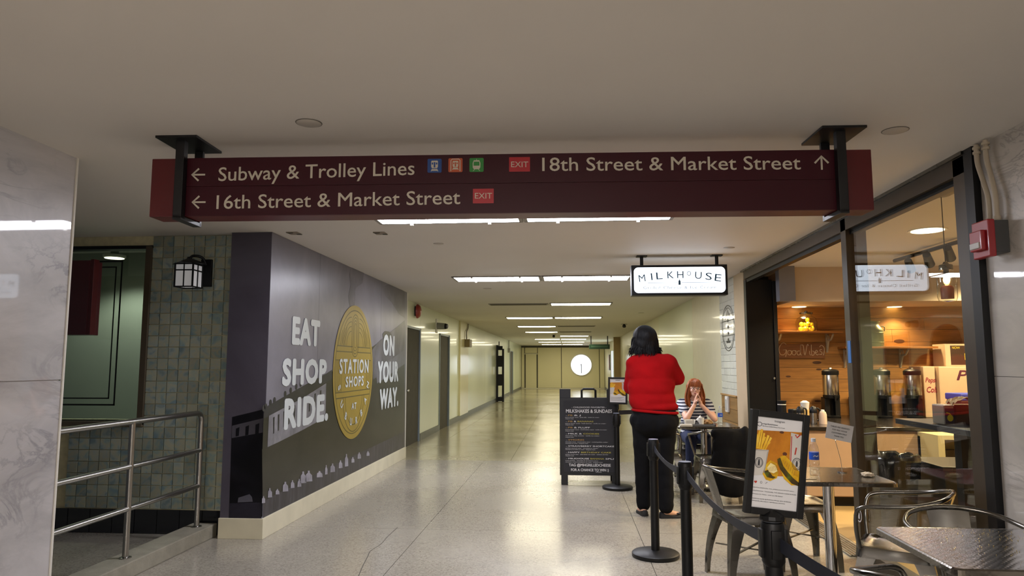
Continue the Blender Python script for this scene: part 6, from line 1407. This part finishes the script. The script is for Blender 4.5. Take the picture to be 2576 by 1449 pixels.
def shoe(a, d, par, label=None):
    d = V(d).normalized(); s_ = d.cross(EZ); b = MB(); rings = []
    for t_, w_, h_ in ((-.07, .012, .03), (-.06, .03, .055), (-.02, .036, .058), (.03, .036, .035), (.08, .044, .03), (.13, .043, .034), (.165, .03, .028), (.185, .008, .014)):
        c = V((a.x, a.y, 0))+d*t_; rings.append([b.b.verts.new(c+s_*(w_*x)+EZ*z) for x, z in ((-1, .001), (-1.02, .012), (-.85, h_*.8), (-.4, h_), (.4, h_), (.85, h_*.8), (1.02, .012), (1, .001))])
    for r0, r1 in zip(rings, rings[1:]):
        for k in range(8): b.b.faces.new((r0[k], r0[(k+1) % 8], r1[(k+1) % 8], r1[k]))
    b.b.faces.new(rings[0]); b.b.faces.new(rings[-1]); o = b.build('shoe', M_shoe, par, smooth=True)
    return o
shoe(anL, (-.15, 1, 0), pm); s2_ = shoe(anR+V((.0, .0, 0)), (1, .22, 0), pm)
b = MB(); q = anR+V((.11, .0, -.045)); b.ell(q+V((0, -.012, .005)), (.018, .01, .008), seg=10); b.ell(q+V((.02, .012, .005)), (.018, .01, .008), seg=10); b.ell(q, (.008,)*3, seg=8); b.build('bow', M_shoe, s2_)
# bobbed black hair
M_hair = mat('black_hair', '09090d', .62, var=.3, scale=30, stretch=(1, 1, .15), bump=.5, bscale=120, spec=.25)
def hwarp(v):
    d = (v-HC); n_ = noise.noise(V((d.x*22, d.y*22, d.z*7)))*.009
    return v+V((d.x, d.y, 0)).normalized()*n_
hb = [('e', HC+V((0, -.012, .035)), (.118, .125, .115)), ('e', HC+V((-.006, -.018, -.03)), (.122, .112, .12)), ('e', HC+V((-.06, -.01, -.075)), (.08, .085, .065)), ('e', HC+V((.055, -.01, -.07)), (.075, .085, .065)), ('e', HC+V((0, -.05, -.08)), (.09, .065, .06))]
blob(hb, 'hair', M_hair, pm, voxel=.01, smooth=3, warp=hwarp)
rr = random.Random(11); b = MB(); ps = []
for k in range(420):
    a = rr.uniform(-3.7, .6); R0 = rr.uniform(.098, .112); x, y = math.cos(a), math.sin(a); z0_ = rr.uniform(-.04, .045); z1_ = rr.uniform(-.165, -.09); fl = rr.uniform(1.1, 1.46)
    ps.append([HC+V((x*R0*.8, y*R0*.9, z0_+.02)), HC+V((x*R0*1.12, y*R0*1.05, z0_*.4)), HC+V((x*R0*1.2, y*R0*1.08, -.06)), HC+V((x*R0*(fl*.9+.15)+rr.uniform(-.006, .006), y*R0*1.1, z1_*.8)), HC+V((x*R0*(fl+.12)+rr.uniform(-.01, .01), y*R0*1.12, z1_+rr.uniform(-.01, .03)))])
strands(b, [bez(p_, 3) for p_ in ps], .0042, .0009); b.build('hair_strands', M_hair, pm, smooth=True)

# ---- seated person at the far table
ps_ = thing('person', (1.55, 9.1, 0), 'seated red-haired person with glasses in a striped shirt, elbows on the table', 'person')
M_skp = mat('fair_skin', 'd8a78e', .5, var=.06, scale=14)
HD = V((1.545, 9.0, 1.135))
sL, sR = V((1.395, 9.08, .945)), V((1.705, 9.08, .945)); eL, eR = V((1.405, 8.80, .785)), V((1.735, 8.80, .785)); wL, wR = V((1.515, 8.845, .955)), V((1.585, 8.845, .955))
hl, hr = V((1.47, 9.16, .55)), V((1.63, 9.16, .55)); kl, kr = V((1.45, 8.80, .53)), V((1.65, 8.80, .53)); al, ar = V((1.43, 8.80, .09)), V((1.66, 8.74, .09))
bd_ = [('e', HD+V((0, .012, .02)), (.072, .09, .09)), ('e', HD+V((0, -.03, -.045)), (.05, .052, .058)), ('e', HD+V((0, -.05, -.078)), (.022, .02, .018)), ('c', HD+V((0, .02, -.06)), HD+V((0, .06, -.17)), .043, .048),
       ('c', HD+V((0, -.075, .01)), HD+V((0, -.096, -.018)), .008, .011), ('e', HD+V((0, -.085, -.022)), (.014, .012, .008)), ('e', HD+V((-.035, -.045, -.02)), (.024, .03, .025)), ('e', HD+V((.035, -.045, -.02)), (.024, .03, .025)),
       ('c', sL+V((.05, 0, 0)), sR-V((.05, 0, 0)), .055, .055), ('e', (1.55, 9.10, .86), (.15, .10, .14)), ('e', (1.55, 9.13, .68), (.14, .11, .15)), ('e', (1.55, 9.16, .55), (.165, .13, .09)),
       ('c', sL, eL, .046, .036), ('c', eL, wL, .037, .023), ('c', sR, eR, .046, .036), ('c', eR, wR, .037, .023),
       ('c', hl, kl, .08, .055), ('c', hr, kr, .08, .055), ('c', kl, al, .052, .035), ('c', kr, ar, .052, .035), ('c', al+V((0, 0, -.03)), al+V((0, -.12, -.055)), .032, .024), ('c', ar+V((0, 0, -.03)), ar+V((0, -.12, -.055)), .032, .024)]
bd_ += hand(wL, (.18, .02, 1), (1, .0, -.15), -1, .9, .28)+hand(wR, (-.18, .02, 1), (-1, .0, -.15), 1, .9, .28)
blob(bd_, 'body', M_skp, ps_, voxel=.0062, smooth=3)
M_str = stripemat('striped_shirt', '1c2038', 'c2c4c8', .037, .5)
ts = [('c', sL+V((.03, 0, .0)), sR-V((.03, 0, 0)), .072, .072), ('e', (1.55, 9.09, .88), (.172, .125, .14)), ('e', (1.55, 9.115, .72), (.17, .135, .17)), ('e', (1.55, 9.14, .60), (.175, .14, .07)), ('c', sL, sL.lerp(eL, .55), .07, .058), ('c', sR, sR.lerp(eR, .55), .07, .058)]
blob(ts, 'striped_shirt', M_str, ps_, voxel=.011, smooth=4)
M_jean = mat('blue_denim', '18254a', .8, var=.25, scale=14, bump=.2)
blob([('e', (1.55, 9.16, .545), (.185, .15, .095)), ('c', hl, kl, .098, .07), ('c', hr, kr, .098, .07), ('c', kl, al+V((0, 0, .03)), .068, .05), ('c', kr, ar+V((0, 0, .03)), .068, .05)], 'jeans', M_jean, ps_, voxel=.012, smooth=4)
shoe(al, (-.05, -1, 0), ps_); shoe(ar, (.1, -1, 0), ps_)
M_gin = mat('ginger_hair', 'a4551c', .5, var=.4, scale=30, stretch=(1, 1, .12), bump=.4, bscale=120)
def gw(v):
    d = v-HD; n_ = noise.noise(V((d.x*24, d.y*24, d.z*6)))*.006; return v+V((d.x, d.y, 0)).normalized()*n_
# cap, two side curtains and a back fall, leaving the face open
gh = [('e', HD+V((0, .028, .045)), (.088, .092, .085)), ('e', HD+V((0, .05, -.02)), (.088, .075, .1)), ('c', HD+V((-.072, .01, .04)), HD+V((-.092, .01, -.17)), .03, .028), ('c', HD+V((.072, .01, .04)), HD+V((.095, .01, -.17)), .03, .028), ('c', HD+V((-.085, .0, -.12)), HD+V((-.07, -.01, -.215)), .03, .018), ('c', HD+V((.088, .0, -.12)), HD+V((.078, -.01, -.215)), .03, .018), ('e', HD+V((0, .075, -.12)), (.095, .035, .1))]
blob(gh, 'hair', M_gin, ps_, voxel=.008, smooth=3, warp=gw)
b = MB(); rr = random.Random(5); ps2 = []
for k in range(60):   # fringe
    x = -.062+.124*k/59; ps2.append([HD+V((x*.6, -.035, .115)), HD+V((x*.95, -.074+abs(x)*.25, .09)), HD+V((x*1.08, -.088+abs(x)*.45, .055)), HD+V((x*1.12+rr.uniform(-.003, .003), -.090+abs(x)*.5, .028+rr.uniform(-.004, .004)))])
for k in range(90):
    s_ = -1 if k % 2 else 1; t_ = rr.uniform(0, 1); y = -.02+.06*t_; ps2.append([HD+V((s_*.06, y, .1)), HD+V((s_*.098, y-.01, .0)), HD+V((s_*(.115+rr.uniform(-.006, .006)), y-.012, -.1)), HD+V((s_*(.105+rr.uniform(-.012, .012)), y-.015, -.2+rr.uniform(-.03, .02)))])
strands(b, [bez(p_, 3) for p_ in ps2], .0052, .0012); b.build('hair_strands', M_gin, ps_, smooth=True)
b = MB()
for s_ in (-1, 1): b.ell(HD+V((s_*.03, -.072, .008)), (.012, .008, .007), seg=12)
b.build('eyes', mat('eye_white', 'd8d2cc', .3), ps_, smooth=True)
b = MB()
for s_ in (-1, 1): b.ell(HD+V((s_*.03, -.079, .008)), (.0055, .003, .0055), seg=10)
b.build('irises', M_black, ps_, smooth=True)
b = MB(); b.tube(bez([HD+V((x, -.089+abs(x)*.35, -.052+abs(x)*.02)) for x in (-.024, -.01, 0, .01, .024)], 3), [.002]+[.0045]*11+[.002], 8); b.build('lips', mat('lips', '9c4a44', .4), ps_, smooth=True)
b = MB()
for s_ in (-1, 1): b.tube([HD+V((s_*.031, -.094, .006))+V((math.cos(a*.3927)*.022, 0, math.sin(a*.3927)*.016)) for a in range(17)], .0019, 6, cap=False); b.tube([HD+V((s_*.053, -.093, .01)), HD+V((s_*.074, -.03, .008))], .0018, 6)
b.tube([HD+V((-.009, -.095, .01)), HD+V((.009, -.095, .01))], .0018, 6); b.build('glasses', mat('glasses_dark', '3a1c20', .35), ps_, smooth=True)

# ---- black coat over the chair back
def cw(v): return v+V((noise.noise(V((v.x*7, 2, v.z*2.2)))*.018, noise.noise(V((v.x*9, 7, v.z*2.5)))*.03, noise.noise(V((v.x*6, v.y*6, 3)))*.01))
ct = [('c', (1.52, 7.70, .72), (1.84, 7.72, .715), .05, .055), ('e', (1.68, 7.67, .58), (.20, .055, .17)), ('e', (1.67, 7.655, .40), (.215, .06, .22)), ('e', (1.655, 7.65, .24), (.225, .06, .17)), ('e', (1.82, 7.70, .5), (.09, .09, .3)), ('e', (1.88, 7.72, .60), (.07, .08, .075)), ('c', (1.84, 7.70, .66), (1.925, 7.69, .57), .055, .03), ('e', (1.50, 7.67, .2), (.07, .05, .1)), ('e', (1.84, 7.68, .2), (.07, .06, .12))]
o = blob(ct, 'black_coat', mat('coat_black', '050507', .95, spec=.2, var=.25, scale=10, bump=.2), None, voxel=.012, smooth=5, warp=cw)
tag(o, 'black coat draped over the steel chair at the far table', 'coat')
